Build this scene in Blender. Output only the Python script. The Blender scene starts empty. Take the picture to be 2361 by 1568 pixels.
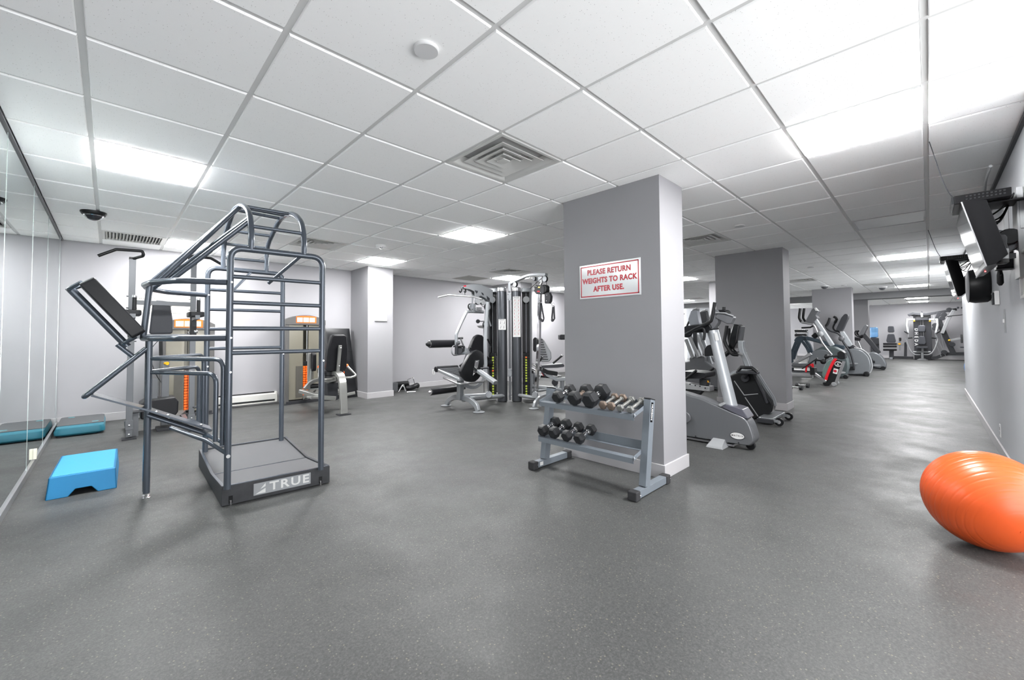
import bpy, bmesh, math, random
from mathutils import Vector, Matrix
random.seed(7)
SC = bpy.context.scene
COL = SC.collection
R_ = math.radians
# ------------------------------------------------------------------ camera (calibrated from the ceiling grid)
FPX, CX, CY = 944.178, 1169.75, 744.342
YAW, PITCH, ROLL = .8003, .0307, -.0064
T = .6096                                   # ceiling tile pitch
CAMZ = 1.1095
CE = CAMZ + 2.0636 * T                      # ceiling height 2.37 m
CAM = Vector((.1736 * T, -1.9730 * T, CAMZ))
fw = Vector((math.cos(YAW) * math.cos(PITCH), math.sin(YAW) * math.cos(PITCH), math.sin(PITCH)))
r0 = Vector((math.sin(YAW), -math.cos(YAW), 0)); u0 = r0.cross(fw)
rt = math.cos(ROLL) * r0 + math.sin(ROLL) * u0
up = -math.sin(ROLL) * r0 + math.cos(ROLL) * u0
cd = bpy.data.cameras.new('camera'); cam = bpy.data.objects.new('camera', cd); COL.objects.link(cam)
cam.matrix_world = Matrix(((rt.x, up.x, -fw.x, CAM.x), (rt.y, up.y, -fw.y, CAM.y), (rt.z, up.z, -fw.z, CAM.z), (0, 0, 0, 1)))
cd.sensor_fit = 'HORIZONTAL'; cd.sensor_width = 36; cd.lens = FPX / 2361 * 36
cd.shift_x = (1180.5 - CX) / 2361; cd.shift_y = (CY - 784) / 2361
cd.clip_start = .02; cd.clip_end = 100
SC.camera = cam
# ------------------------------------------------------------------ world, light and exposure
W = bpy.data.worlds.new('world'); SC.world = W; W.use_nodes = True
W.node_tree.nodes['Background'].inputs[0].default_value = (.96, .98, 1, 1)
W.node_tree.nodes['Background'].inputs[1].default_value = 0.42
PANEL = 5.6                                 # radiance of a light panel
SC.view_settings.view_transform = 'Standard'; SC.view_settings.look = 'None'
SC.view_settings.gamma = 1; SC.view_settings.exposure = 4.1
SC.view_settings.use_curve_mapping = False
SC.cycles.max_bounces = 10; SC.cycles.diffuse_bounces = 8; SC.cycles.glossy_bounces = 4
SC.cycles.sample_clamp_indirect = 6

# ------------------------------------------------------------------ sight lines: a photo point on a known plane
def ray(x, y): return (x - CX) / FPX * rt - (y - CY) / FPX * up + fw
def FX(x, y, X): d = ray(x, y); return CAM + d * ((X - CAM.x) / d.x)
def FY(x, y, Y): d = ray(x, y); return CAM + d * ((Y - CAM.y) / d.y)
def FZ(x, y, z): d = ray(x, y); return CAM + d * ((z - CAM.z) / d.z)
def FL(x, y, A, B):
    n = Vector((-(B[1] - A[1]), B[0] - A[0])); d = ray(x, y)
    t = (n.x * (A[0] - CAM.x) + n.y * (A[1] - CAM.y)) / (n.x * d.x + n.y * d.y)
    return CAM + d * t
def FD(x, y, P):                            # plane facing the camera through P
    d = ray(x, y); t = (fw.x * (P[0] - CAM.x) + fw.y * (P[1] - CAM.y)) / (fw.x * d.x + fw.y * d.y)
    return CAM + d * t
def V(*a): return Vector(a)

# ------------------------------------------------------------------ materials
def lin(c):
    c = c / 255
    return c / 12.92 if c <= .04045 else ((c + .055) / 1.055) ** 2.4
def rgb(h): return tuple(lin(int(h[i:i + 2], 16)) for i in (0, 2, 4)) + (1,)
MATS = {}
def mat(name, col, rough=.5, metal=0., var=.06, scale=12., bump=0., bscale=200., coat=0., spec=.35, emit=0, aniso=False, trans=0., ior=1.45, alpha=1.):
    if name in MATS: return MATS[name]
    m = bpy.data.materials.new(name); m.use_nodes = True; nt = m.node_tree; N = nt.nodes; L = nt.links
    b = N['Principled BSDF']; c = rgb(col) if isinstance(col, str) else tuple(col) + (1,)
    b.inputs['Metallic'].default_value = metal; b.inputs['Roughness'].default_value = rough
    b.inputs['Specular IOR Level'].default_value = spec
    b.inputs['Coat Weight'].default_value = coat; b.inputs['Coat Roughness'].default_value = .15
    b.inputs['Transmission Weight'].default_value = trans; b.inputs['IOR'].default_value = ior
    tc = N.new('ShaderNodeTexCoord'); no = N.new('ShaderNodeTexNoise'); no.inputs['Scale'].default_value = scale; no.inputs['Detail'].default_value = 4
    L.new(tc.outputs['Object'], no.inputs['Vector'])
    if aniso:
        mp = N.new('ShaderNodeMapping'); mp.inputs['Scale'].default_value = (60, 60, .6)
        L.new(tc.outputs['Object'], mp.inputs['Vector']); L.new(mp.outputs[0], no.inputs['Vector'])
    mx = N.new('ShaderNodeMix'); mx.data_type = 'RGBA'
    mx.inputs[6].default_value = tuple(x * (1 - var) for x in c[:3]) + (1,); mx.inputs[7].default_value = tuple(min(1, x * (1 + var)) for x in c[:3]) + (1,)
    L.new(no.outputs['Fac'], mx.inputs[0]); L.new(mx.outputs[2], b.inputs['Base Color'])
    mr = N.new('ShaderNodeMapRange'); mr.inputs[3].default_value = max(0, rough - .015); mr.inputs[4].default_value = min(1, rough + .015)
    L.new(no.outputs['Fac'], mr.inputs[0]); L.new(mr.outputs[0], b.inputs['Roughness'])
    if bump:
        n2 = N.new('ShaderNodeTexNoise'); n2.inputs['Scale'].default_value = bscale; n2.inputs['Detail'].default_value = 3
        L.new(tc.outputs['Object'], n2.inputs['Vector'])
        bp = N.new('ShaderNodeBump'); bp.inputs['Strength'].default_value = bump; bp.inputs['Distance'].default_value = .002
        L.new(n2.outputs['Fac'], bp.inputs['Height']); L.new(bp.outputs[0], b.inputs['Normal'])
    if emit:
        b.inputs['Emission Color'].default_value = c; b.inputs['Emission Strength'].default_value = emit
    MATS[name] = m
    return m

def floor_mat():
    m = bpy.data.materials.new('rubber_floor'); m.use_nodes = True; nt = m.node_tree; N = nt.nodes; L = nt.links
    b = N['Principled BSDF']; g = N.new('ShaderNodeNewGeometry')
    def noise(s, d=4, r=.6):
        n = N.new('ShaderNodeTexNoise'); n.inputs['Scale'].default_value = s; n.inputs['Detail'].default_value = d; n.inputs['Roughness'].default_value = r
        L.new(g.outputs['Position'], n.inputs['Vector']); return n
    def mr(src, a, b_, c=0, d=1):
        x = N.new('ShaderNodeMapRange'); x.inputs[1].default_value = a; x.inputs[2].default_value = b_; x.inputs[3].default_value = c; x.inputs[4].default_value = d
        L.new(src, x.inputs[0]); return x.outputs[0]
    def mix(f, a, b_):
        x = N.new('ShaderNodeMix'); x.data_type = 'RGBA'; L.new(f, x.inputs[0])
        for i, v in ((6, a), (7, b_)):
            if isinstance(v, tuple): x.inputs[i].default_value = v
            else: L.new(v, x.inputs[i])
        return x.outputs[2]
    base = mix(mr(noise(1.3, 5).outputs['Fac'], .3, .7), (.031, .0325, .032, 1), (.046, .0475, .046, 1))
    base = mix(mr(noise(90, 3, .8).outputs['Fac'], .35, .65), base, (.066, .067, .066, 1))
    v = N.new('ShaderNodeTexVoronoi'); v.inputs['Scale'].default_value = 85; L.new(g.outputs['Position'], v.inputs['Vector'])
    hue = N.new('ShaderNodeSeparateColor'); L.new(v.outputs['Color'], hue.inputs[0])
    near = mr(v.outputs['Distance'], .22, .30, 1, 0); some = mr(hue.outputs[0], .80, .81)
    f = N.new('ShaderNodeMath'); f.operation = 'MULTIPLY'; L.new(near, f.inputs[0]); L.new(some, f.inputs[1])
    fleck = mix(hue.outputs[1], (.125, .125, .118, 1), (.16, .14, .105, 1))
    base = mix(f.outputs[0], base, fleck)
    v2 = N.new('ShaderNodeTexVoronoi'); v2.inputs['Scale'].default_value = 210; L.new(g.outputs['Position'], v2.inputs['Vector'])
    h2 = N.new('ShaderNodeSeparateColor'); L.new(v2.outputs['Color'], h2.inputs[0])
    f2 = mr(h2.outputs[0], .74, .80, 0, .4); base = mix(f2, base, (.10, .10, .097, 1))
    L.new(base, b.inputs['Base Color'])
    L.new(mr(noise(2.2, 6, .7).outputs['Fac'], .3, .7, .42, .62), b.inputs['Roughness'])
    b.inputs['Specular IOR Level'].default_value = .4
    bp = N.new('ShaderNodeBump'); bp.inputs['Strength'].default_value = .25; bp.inputs['Distance'].default_value = .0015
    L.new(noise(240, 2).outputs['Fac'], bp.inputs['Height']); L.new(bp.outputs[0], b.inputs['Normal'])
    return m
def tile_mat():
    m = bpy.data.materials.new('mineral_fibre_tile'); m.use_nodes = True; nt = m.node_tree; N = nt.nodes; L = nt.links
    b = N['Principled BSDF']; g = N.new('ShaderNodeNewGeometry'); b.inputs['Roughness'].default_value = .9; b.inputs['Specular IOR Level'].default_value = .2
    v = N.new('ShaderNodeTexVoronoi'); v.inputs['Scale'].default_value = 95; L.new(g.outputs['Position'], v.inputs['Vector'])
    s = N.new('ShaderNodeSeparateColor'); L.new(v.outputs['Color'], s.inputs[0])
    a = N.new('ShaderNodeMapRange'); a.inputs[1].default_value = .10; a.inputs[2].default_value = .16; a.inputs[3].default_value = 1; a.inputs[4].default_value = 0; L.new(v.outputs['Distance'], a.inputs[0])
    c = N.new('ShaderNodeMath'); c.operation = 'GREATER_THAN'; c.inputs[1].default_value = .62; L.new(s.outputs[0], c.inputs[0])
    f = N.new('ShaderNodeMath'); f.operation = 'MULTIPLY'; L.new(a.outputs[0], f.inputs[0]); L.new(c.outputs[0], f.inputs[1])
    n = N.new('ShaderNodeTexNoise'); n.inputs['Scale'].default_value = 40; n.inputs['Detail'].default_value = 5; L.new(g.outputs['Position'], n.inputs['Vector'])
    mx = N.new('ShaderNodeMix'); mx.data_type = 'RGBA'; mx.inputs[6].default_value = (.96, .96, .95, 1); mx.inputs[7].default_value = (.94, .94, .93, 1); L.new(n.outputs['Fac'], mx.inputs[0])
    m2 = N.new('ShaderNodeMix'); m2.data_type = 'RGBA'; m2.inputs[7].default_value = (.50, .49, .47, 1); L.new(f.outputs[0], m2.inputs[0]); L.new(mx.outputs[2], m2.inputs[6])
    L.new(m2.outputs[2], b.inputs['Base Color'])
    bp = N.new('ShaderNodeBump'); bp.inputs['Strength'].default_value = .3; bp.inputs['Distance'].default_value = .001; L.new(n.outputs['Fac'], bp.inputs['Height']); L.new(bp.outputs[0], b.inputs['Normal'])
    return m
M_FLOOR = floor_mat(); M_TILE = tile_mat()
M_TEE = mat('shaded_white_tee', (.66, .66, .65), .45, var=.03)  # shading put into the colour as grey; the tees themselves are white
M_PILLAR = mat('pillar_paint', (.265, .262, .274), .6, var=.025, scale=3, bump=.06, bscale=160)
M_WALL = mat('wall_paint', (.345, .34, .355), .62, var=.025, scale=3, bump=.06, bscale=160)
M_DARKWALL = mat('dark_paint', (.23, .235, .245), .6, var=.03)
M_BASE = mat('baseboard_paint', (.42, .41, .42), .45, var=.02)
M_DIFF = mat('light_diffuser', (1, 1, 1), .4, emit=PANEL)
M_OFF = mat('unlit_diffuser', (.86, .87, .87), .25, var=.02)
M_WHITE = mat('white_enamel', (.62, .62, .62), .35, var=.03)
M_LOUVRE = mat('white_louvre', (.60, .60, .58), .4, var=.03)
M_BLACK = mat('black_plastic', (.0075, .008, .009), .42, var=.2, bump=.05)
M_BLACKG = mat('glossy_black', (.004, .0045, .0055), .14, var=.2, coat=.4)
M_TV = mat('television_black', (.003, .003, .0035), .3, var=.1, spec=.15)
M_VINYL = mat('black_vinyl', (.009, .009, .011), .42, var=.15, bump=.12, bscale=90)
M_GVINYL = mat('grey_vinyl', (.045, .047, .055), .42, var=.1, bump=.1, bscale=120)
M_CAGE = mat('slate_powder_coat', (.075, .088, .108), .24, metal=.4, var=.06, coat=.3)
M_SILVER = mat('silver_paint', (.31, .325, .34), .3, metal=.45, var=.04, coat=.2)
M_STEEL = mat('grey_steel_paint', (.125, .13, .138), .36, metal=.4, var=.05)
M_CHROME = mat('chrome', (.82, .82, .83), .08, metal=1, var=.03)
M_ALU = mat('brushed_aluminium', (.46, .46, .47), .3, metal=.9, var=.05)
M_RUBBER = mat('rubber', (.03, .03, .032), .75, var=.2, bump=.2)
M_RED = mat('red_plastic', 'c8202a', .35)
M_ORANGE = mat('orange_plastic', 'ff6a20', .4)
M_YELLOW = mat('yellow_knob', 'f5b020', .35)
M_DGREY = mat('charcoal_plastic', (.026, .027, .031), .45, var=.1)
M_MGREY = mat('mid_grey_plastic', (.10, .103, .11), .4, var=.06)
M_LGREY = mat('light_grey_plastic', (.26, .267, .275), .4, var=.05)
M_PRINT = mat('printed_paper', (.58, .58, .575), .5, var=.01)

# ------------------------------------------------------------------ geometry
def fil(pts, rad, n=6, closed=False):
    P = [Vector(p) for p in pts]; out = []; m = len(P)
    for i, p in enumerate(P):
        if not closed and i in (0, m - 1): out.append(p); continue
        a = P[i - 1] - p; b = P[(i + 1) % m] - p
        r = rad[i] if isinstance(rad, (list, tuple)) else rad
        la, lb = a.length, b.length
        if r <= 0 or la < 1e-6 or lb < 1e-6: out.append(p); continue
        ang = a.angle(b)
        if ang > math.pi - .02: out.append(p); continue
        d = min(r / math.tan(ang / 2), la * .49, lb * .49)
        s = p + a / la * d; e = p + b / lb * d
        for k in range(n + 1):
            t = k / n; out.append(s * (1 - t) ** 2 + p * 2 * t * (1 - t) + e * t * t)
    return out
def smooth_path(pts, n=6):
    P = [Vector(p) for p in pts]; Q = [P[0] * 2 - P[1]] + P + [P[-1] * 2 - P[-2]]; out = []
    for i in range(1, len(Q) - 2):
        a, b, c, d = Q[i - 1:i + 3]
        for k in range(n):
            t = k / n
            out.append(.5 * ((2 * b) + (c - a) * t + (2 * a - 5 * b + 4 * c - d) * t * t + (3 * b - a - 3 * c + d) * t ** 3))
    out.append(P[-1]); return out
class G:
    def __init__(s): s.v = []; s.f = []
    def sweep(s, path, sec, upv=None, closed=False, cap=True):
        P = [Vector(p) for p in path]; P = [p for i, p in enumerate(P) if i == 0 or (p - P[i - 1]).length > 1e-5]
        if closed and (P[0] - P[-1]).length < 1e-5: P.pop()
        n = len(P); t0 = (P[1] - P[0]).normalized()
        ref = Vector(upv) if upv is not None else (Vector((0, 0, 1)) if abs(t0.z) < .9 else Vector((1, 0, 0)))
        x = t0.cross(ref).normalized(); y = x.cross(t0).normalized(); rings = []
        tp = t0
        for i, p in enumerate(P):
            if closed: ta = (p - P[i - 1]).normalized(); tb = (P[(i + 1) % n] - p).normalized()
            else:
                tb = (P[i + 1] - p).normalized() if i < n - 1 else (p - P[i - 1]).normalized()
                ta = (p - P[i - 1]).normalized() if i > 0 else tb
            mt = (ta + tb)
            mt = mt.normalized() if mt.length > 1e-6 else tb
            # transport frame onto ta
            if i > 0 or closed:
                q = tp.rotation_difference(ta); x = q @ x; y = q @ y
            tp = ta; base = len(s.v)
            for a, b in sec:
                o = x * a + y * b; dn = ta.dot(mt)
                if abs(dn) > .2: o = o - ta * (o.dot(mt) / dn)
                s.v.append(p + o)
            rings.append(base)
            # afterwards continue from the outgoing direction
            q = ta.rotation_difference(tb); x = q @ x; y = q @ y; tp = tb
        k = len(sec)
        m = len(rings)
        for i in range(m if closed else m - 1):
            a, b = rings[i], rings[(i + 1) % m]
            for j in range(k): s.f.append((a + j, a + (j + 1) % k, b + (j + 1) % k, b + j))
        if not closed and cap:
            s.f.append(tuple(rings[0] + j for j in reversed(range(k)))); s.f.append(tuple(rings[-1] + j for j in range(k)))
        return s
    def tube(s, path, r, n=10, fillet=0, fn=6, closed=False):
        if fillet: path = fil(path, fillet, fn, closed)
        return s.sweep(path, [(r * math.cos(2 * math.pi * i / n), r * math.sin(2 * math.pi * i / n)) for i in range(n)], closed=closed)
    def beam(s, path, w, h, upv=(0, 0, 1), ch=0, fillet=0):
        if fillet: path = fil(path, fillet)
        if ch: c = ch; sec = [(-w / 2 + c, -h / 2), (w / 2 - c, -h / 2), (w / 2, -h / 2 + c), (w / 2, h / 2 - c), (w / 2 - c, h / 2), (-w / 2 + c, h / 2), (-w / 2, h / 2 - c), (-w / 2, -h / 2 + c)]
        else: sec = [(-w / 2, -h / 2), (w / 2, -h / 2), (w / 2, h / 2), (-w / 2, h / 2)]
        return s.sweep(path, sec, upv)
    def prism(s, poly, d, taper=None):
        P = [Vector(p) for p in poly]; d = Vector(d); n = len(P); b = len(s.v)
        nn = sum(((P[i]).cross(P[(i + 1) % n]) for i in range(n)), Vector())
        if nn.dot(d) > 0: P = P[::-1]
        c = sum(P, Vector()) / n
        s.v += P; s.v += [(p if taper is None else c + (p - c) * taper) + d for p in P]
        s.f.append(tuple(b + i for i in range(n))); s.f.append(tuple(b + n + i for i in reversed(range(n))))
        for i in range(n): j = (i + 1) % n; s.f.append((b + i, b + n + i, b + n + j, b + j))
        return s
    def box(s, a, b):
        a, b = Vector(a), Vector(b); lo = Vector(map(min, a, b)); hi = Vector(map(max, a, b))
        return s.prism([(lo.x, lo.y, lo.z), (hi.x, lo.y, lo.z), (hi.x, hi.y, lo.z), (lo.x, hi.y, lo.z)], (0, 0, hi.z - lo.z))
    def lathe(s, prof, c, ax=(0, 0, 1), n=24):
        ax = Vector(ax).normalized(); ref = Vector((1, 0, 0)) if abs(ax.x) < .9 else Vector((0, 1, 0))
        x = ax.cross(ref).normalized(); y = ax.cross(x); c = Vector(c); b = len(s.v); k = len(prof)
        for i in range(n):
            a = 2 * math.pi * i / n
            for r, h in prof: s.v.append(c + ax * h + (x * math.cos(a) + y * math.sin(a)) * max(r, 1e-5))
        for i in range(n):
            j = (i + 1) % n
            for q in range(k - 1): s.f.append((b + i * k + q, b + j * k + q, b + j * k + q + 1, b + i * k + q + 1))
        if prof[0][0] > 1e-4: s.f.append(tuple(b + i * k for i in reversed(range(n))))
        if prof[-1][0] > 1e-4: s.f.append(tuple(b + i * k + k - 1 for i in range(n)))
        return s
    def cyl(s, a, b, r, n=16, r2=None, ch=0):
        a, b = Vector(a), Vector(b); h = (b - a).length; r2 = r if r2 is None else r2
        pr = [(r - ch, 0), (r, ch), (r2, h - ch), (r2 - ch, h)] if ch else [(r, 0), (r2, h)]
        return s.lathe(pr, a, b - a, n)
    def ball(s, c, r, n=14, m=8, sc=(1, 1, 1)):
        c = Vector(c); b = len(s.v)
        s.lathe([(r * math.sin(math.pi * i / m), -r * math.cos(math.pi * i / m)) for i in range(m + 1)], (0, 0, 0), (0, 0, 1), n)
        for i in range(b, len(s.v)): s.v[i] = Vector((s.v[i].x * sc[0], s.v[i].y * sc[1], s.v[i].z * sc[2])) + c
        return s
    def loft(s, rings, cap=True, closed=False):
        b = len(s.v); k = len(rings[0]); m = len(rings)
        for r in rings: s.v += [Vector(p) for p in r]
        for i in range(m if closed else m - 1):
            for j in range(k):
                a, c = b + i * k, b + ((i + 1) % m) * k
                s.f.append((a + j, a + (j + 1) % k, c + (j + 1) % k, c + j))
        if cap and not closed: s.f.append(tuple(b + j for j in reversed(range(k)))); s.f.append(tuple(b + (m - 1) * k + j for j in range(k)))
        return s
    def add(s, o):
        b = len(s.v); s.v += o.v; s.f += [tuple(b + i for i in f) for f in o.f]; return s
    def xf(s, M):
        s.v = [M @ v for v in s.v]; return s
    def mesh(s, name, m, org=(0, 0, 0), ang=38):
        me = bpy.data.meshes.new(name); o = Vector(org)
        me.from_pydata([tuple(v - o) for v in s.v], [], s.f); me.materials.append(m)
        bm = bmesh.new(); bm.from_mesh(me); bmesh.ops.recalc_face_normals(bm, faces=bm.faces); bm.to_mesh(me); bm.free()
        me.polygons.foreach_set('use_smooth', [True] * len(me.polygons)); me.set_sharp_from_angle(angle=R_(ang)); me.update()
        return me
def bev(o, w, seg=2):
    if w:
        b = o.modifiers.new('bevel', 'BEVEL'); b.width = w; b.segments = seg; b.limit_method = 'ANGLE'; b.angle_limit = R_(35)
        o.data.polygons.foreach_set('use_smooth', [True] * len(o.data.polygons)); b.harden_normals = True
class Th:
    def __init__(s, name, label, cat, loc, group=None, kind=None):
        o = bpy.data.objects.new(name, None); COL.objects.link(o); o.location = Vector(loc); o.empty_display_size = .1; s.o = o; s.loc = Vector(loc)
        if label: o['label'] = label
        if cat: o['category'] = cat
        if group: o['group'] = group
        if kind: o['kind'] = kind
    def part(s, name, m, g, label=None, bv=0, seg=2, under=None, kind=None):
        me = g.mesh(name, m, s.loc); o = bpy.data.objects.new(name, me); COL.objects.link(o); o.parent = under or s.o
        if label: o['label'] = label
        if kind: o['kind'] = kind
        bev(o, bv, seg); return o
def one(name, m, g, label, cat, loc=None, group=None, bv=0, seg=2, kind=None):
    if loc is None:
        xs = [v.x for v in g.v]; ys = [v.y for v in g.v]; zs = [v.z for v in g.v]
        loc = ((min(xs) + max(xs)) / 2, (min(ys) + max(ys)) / 2, min(zs))
    me = g.mesh(name, m, loc); o = bpy.data.objects.new(name, me); COL.objects.link(o); o.location = Vector(loc)
    if label: o['label'] = label
    if cat: o['category'] = cat
    if group: o['group'] = group
    if kind: o['kind'] = kind
    bev(o, bv, seg); return o
def kid(name, m, g, parent, label=None, bv=0, kind=None):
    me = g.mesh(name, m, parent.location); o = bpy.data.objects.new(name, me); COL.objects.link(o); o.parent = parent
    if label: o['label'] = label
    if kind: o['kind'] = kind
    bev(o, bv); return o
def dup(o, loc=None, rot=None, label=None, parent=None):
    c = o.copy(); COL.objects.link(c)
    if parent is not None: c.parent = parent
    if loc is not None: c.location = Vector(loc)
    if rot is not None: c.rotation_euler = rot
    if label: c['label'] = label
    for ch in list(o.children): dup(ch, parent=c)
    return c
def text(body, size, m, name, M, th=.0008, parent=None, off=0, sx=1.0, space=1.0):
    cu = bpy.data.curves.new(name, 'FONT'); cu.body = body; cu.size = size; cu.extrude = th; cu.align_x = 'CENTER'; cu.align_y = 'CENTER'; cu.offset = off; cu.space_line = .95; cu.space_character = space; cu.resolution_u = 3
    tmp = bpy.data.objects.new(name, cu); COL.objects.link(tmp)
    me = bpy.data.meshes.new_from_object(tmp); bpy.data.objects.remove(tmp); bpy.data.curves.remove(cu)
    for v in me.vertices: v.co.x *= sx
    me.transform(M); me.materials.clear(); me.materials.append(m); me.name = name
    o = bpy.data.objects.new(name, me); COL.objects.link(o)
    if parent is not None: o.parent = parent; me.transform(Matrix.Translation(-parent.matrix_basis.translation))
    return o
def frame(o, x, y):                          # matrix with x, y axes at o
    x = Vector(x).normalized(); y = Vector(y); y = (y - x * y.dot(x)).normalized(); z = x.cross(y)
    return Matrix(((x.x, y.x, z.x, o[0]), (x.y, y.y, z.y, o[1]), (x.z, y.z, z.z, o[2]), (0, 0, 0, 1)))
# ================================================================== the room
WY = 6.48; RY = -1.63; MX = -.355
def struct(name, m, g, loc=None, bv=0): return one(name, m, g, None, None, loc, kind='structure', bv=bv)
struct('floor', M_FLOOR, G().box((-2.2, -3.3, -.12), (25.1, WY + .15, 0)), (0, 0, 0))
wb = struct('wall_back', M_WALL, G().box((MX - .15, WY, 0), (17.2, WY + .14, CE + .05)))
kid('baseboard', M_BASE, G().box((MX, WY - .014, 0), (3.4, WY, .105)), wb, bv=.003)
kid('baseboard', M_BASE, G().box((3.9, WY - .014, 0), (7.05, WY, .105)), wb, bv=.003)
kid('baseboard', M_BASE, G().box((7.5, WY - .014, 0), (17.2, WY, .105)), wb, bv=.003)
wl = struct('wall_left', M_WALL, G().box((MX - .14, -3.3, 0), (MX - .012, WY, CE + .05)))
wr = struct('wall_right', mat('right_wall_paint', (.41, .42, .44), .42, var=.04, scale=1.5, bump=.04, bscale=60), G().box((3.5, RY - .16, 0), (11.2, RY, CE + .05)))
kid('baseboard', M_BASE, G().box((3.5, RY, 0), (11.214, RY + .014, .10)).box((11.2, RY - .16, 0), (11.214, RY, .10)), wr, bv=.003)
kid('wall_angle', mat('dark_angle', (.06, .06, .065), .5), G().box((3.5, RY, CE - .022), (6.02, RY + .02, CE + .002)).box((6.02, RY, CE - .012), (11.2, RY + .012, CE + .002)), wr)
wf = struct('wall_far', M_WALL, G().box((24.9, -3.3, 0), (25.05, WY + .15, CE + .05)))
kid('baseboard', M_BASE, G().box((24.886, -3.3, 0), (24.9, WY, .105)), wf)
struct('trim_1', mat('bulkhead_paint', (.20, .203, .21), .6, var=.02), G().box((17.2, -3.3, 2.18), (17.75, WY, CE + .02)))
struct('wall_sky_block', M_WALL, G().box((13.2, -3.42, 0), (24.9, -3.3, CE + .05)))  # unseen wall, added to cut the sky light in the far area
# dark partition with white framed openings behind the bulkhead
struct('wall_partition', M_DARKWALL, G().box((18.9, 4.3, 0), (19.0, WY, CE)))
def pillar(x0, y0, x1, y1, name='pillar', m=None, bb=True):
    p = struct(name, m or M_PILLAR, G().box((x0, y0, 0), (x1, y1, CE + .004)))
    if bb:
        e = .014
        kid('baseboard', M_BASE, G().box((x0 - e, y0 - e, 0), (x1 + e, y1 + e, .105)), p, bv=.003)
    return p
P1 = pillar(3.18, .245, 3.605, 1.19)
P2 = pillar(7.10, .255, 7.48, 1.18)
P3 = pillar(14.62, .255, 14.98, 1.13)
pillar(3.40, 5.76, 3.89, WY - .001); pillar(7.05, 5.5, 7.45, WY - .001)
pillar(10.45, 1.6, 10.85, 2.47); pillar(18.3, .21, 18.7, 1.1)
# ------------------------------------------------------------------ ceiling: tiles, tees
ce = struct('ceiling', M_WHITE, G().box((-.5, -3.3, CE + .05), (25.1, WY + .15, CE + .12)), (0, 0, CE + .05))
lights = {(0, 4): 1, (1, 9): 1, (5, 4): 1, (5, 8): 1, (10, 8): 1, (5, -2): 1, (10, -2): 0, (15, -2): 1, (20, -2): 1, (25, -2): 1, (15, 4): 1, (14, 9): 1, (25, 8): 1, (34, -2): 1, (38, -2): 1, (30, 3): 1, (33, 4): 1}
vents = {(3, 1), (3, 7), (9, 1), (9, 7), (19, 1), (23, -1), (29, -1), (24, 7)}
other = {(0, 9), (9, 9)}
def tgeo(i, j, x0=None, x1=None, y0=None, y1=None):
    x0 = i * T + .0125 if x0 is None else x0; x1 = (i + 1) * T - .0125 if x1 is None else x1
    y0 = j * T + .0125 if y0 is None else y0; y1 = (j + 1) * T - .0125 if y1 is None else y1
    e = .004; g = G()
    lo = [(x0 + e, y0 + e, CE), (x1 - e, y0 + e, CE), (x1 - e, y1 - e, CE), (x0 + e, y1 - e, CE)]
    hi = [(x0, y0, CE + .007), (x1, y0, CE + .007), (x1, y1, CE + .007), (x0, y1, CE + .007)]
    tp = [(a, b, CE + .02) for a, b, _ in hi]
    return g.loft([lo, hi, tp])
cells = []; jmax = int(WY // T)
cols = [(3.18, .245, 3.605, 1.19), (7.1, .255, 7.48, 1.18), (14.62, .255, 14.98, 1.13), (3.4, 5.76, 3.89, WY), (7.05, 5.5, 7.45, WY), (10.45, 1.6, 10.85, 2.47), (18.3, .21, 18.7, 1.1)]
def hit(c, b): return c[0] < b[2] and c[2] > b[0] and c[1] < b[3] and c[3] > b[1]
for i in range(-3, 41):
    for j in range(-5, jmax + 1):
        if (i, j) in lights or (i, j) in vents or (i, j) in other: continue
        x0, y0, x1, y1 = i * T + .0125, j * T + .0125, (i + 1) * T - .0125, (j + 1) * T - .0125
        if x1 > 17.2 and x0 < 17.75: continue
        if y0 < RY < y1 and 3.5 < x0 < 11.2: y0 = RY + .012
        if y1 < RY and 3.5 < x1 and x0 < 11.2: continue
        if x0 < MX < x1: x0 = MX + .012
        if x1 < MX: continue
        if y1 > WY: y1 = WY - .006
        if y1 - y0 < .05 or x1 - x0 < .05: continue
        c = Vector(((x0 + x1) / 2, (y0 + y1) / 2, CE)); d = c - CAM; z = d.dot(fw)
        vis = False
        if z > .05:
            for q in ((x0, y0), (x1, y0), (x0, y1), (x1, y1)):
                e = Vector((q[0], q[1], CE)) - CAM; ez = e.dot(fw)
                if ez > .05:
                    px = CX + FPX * e.dot(rt) / ez; py = CY - FPX * e.dot(up) / ez
                    if -60 < px < 2420 and -60 < py < 1600: vis = True
        cut = next((b for b in cols if hit((x0, y0, x1, y1), b)), None)
        cells.append((not vis, d.length, i, j, x0, y0, x1, y1, cut))
cells.sort(key=lambda a: (a[0], a[1]))
shared = None; rest = G(); n_ind = 0
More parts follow.
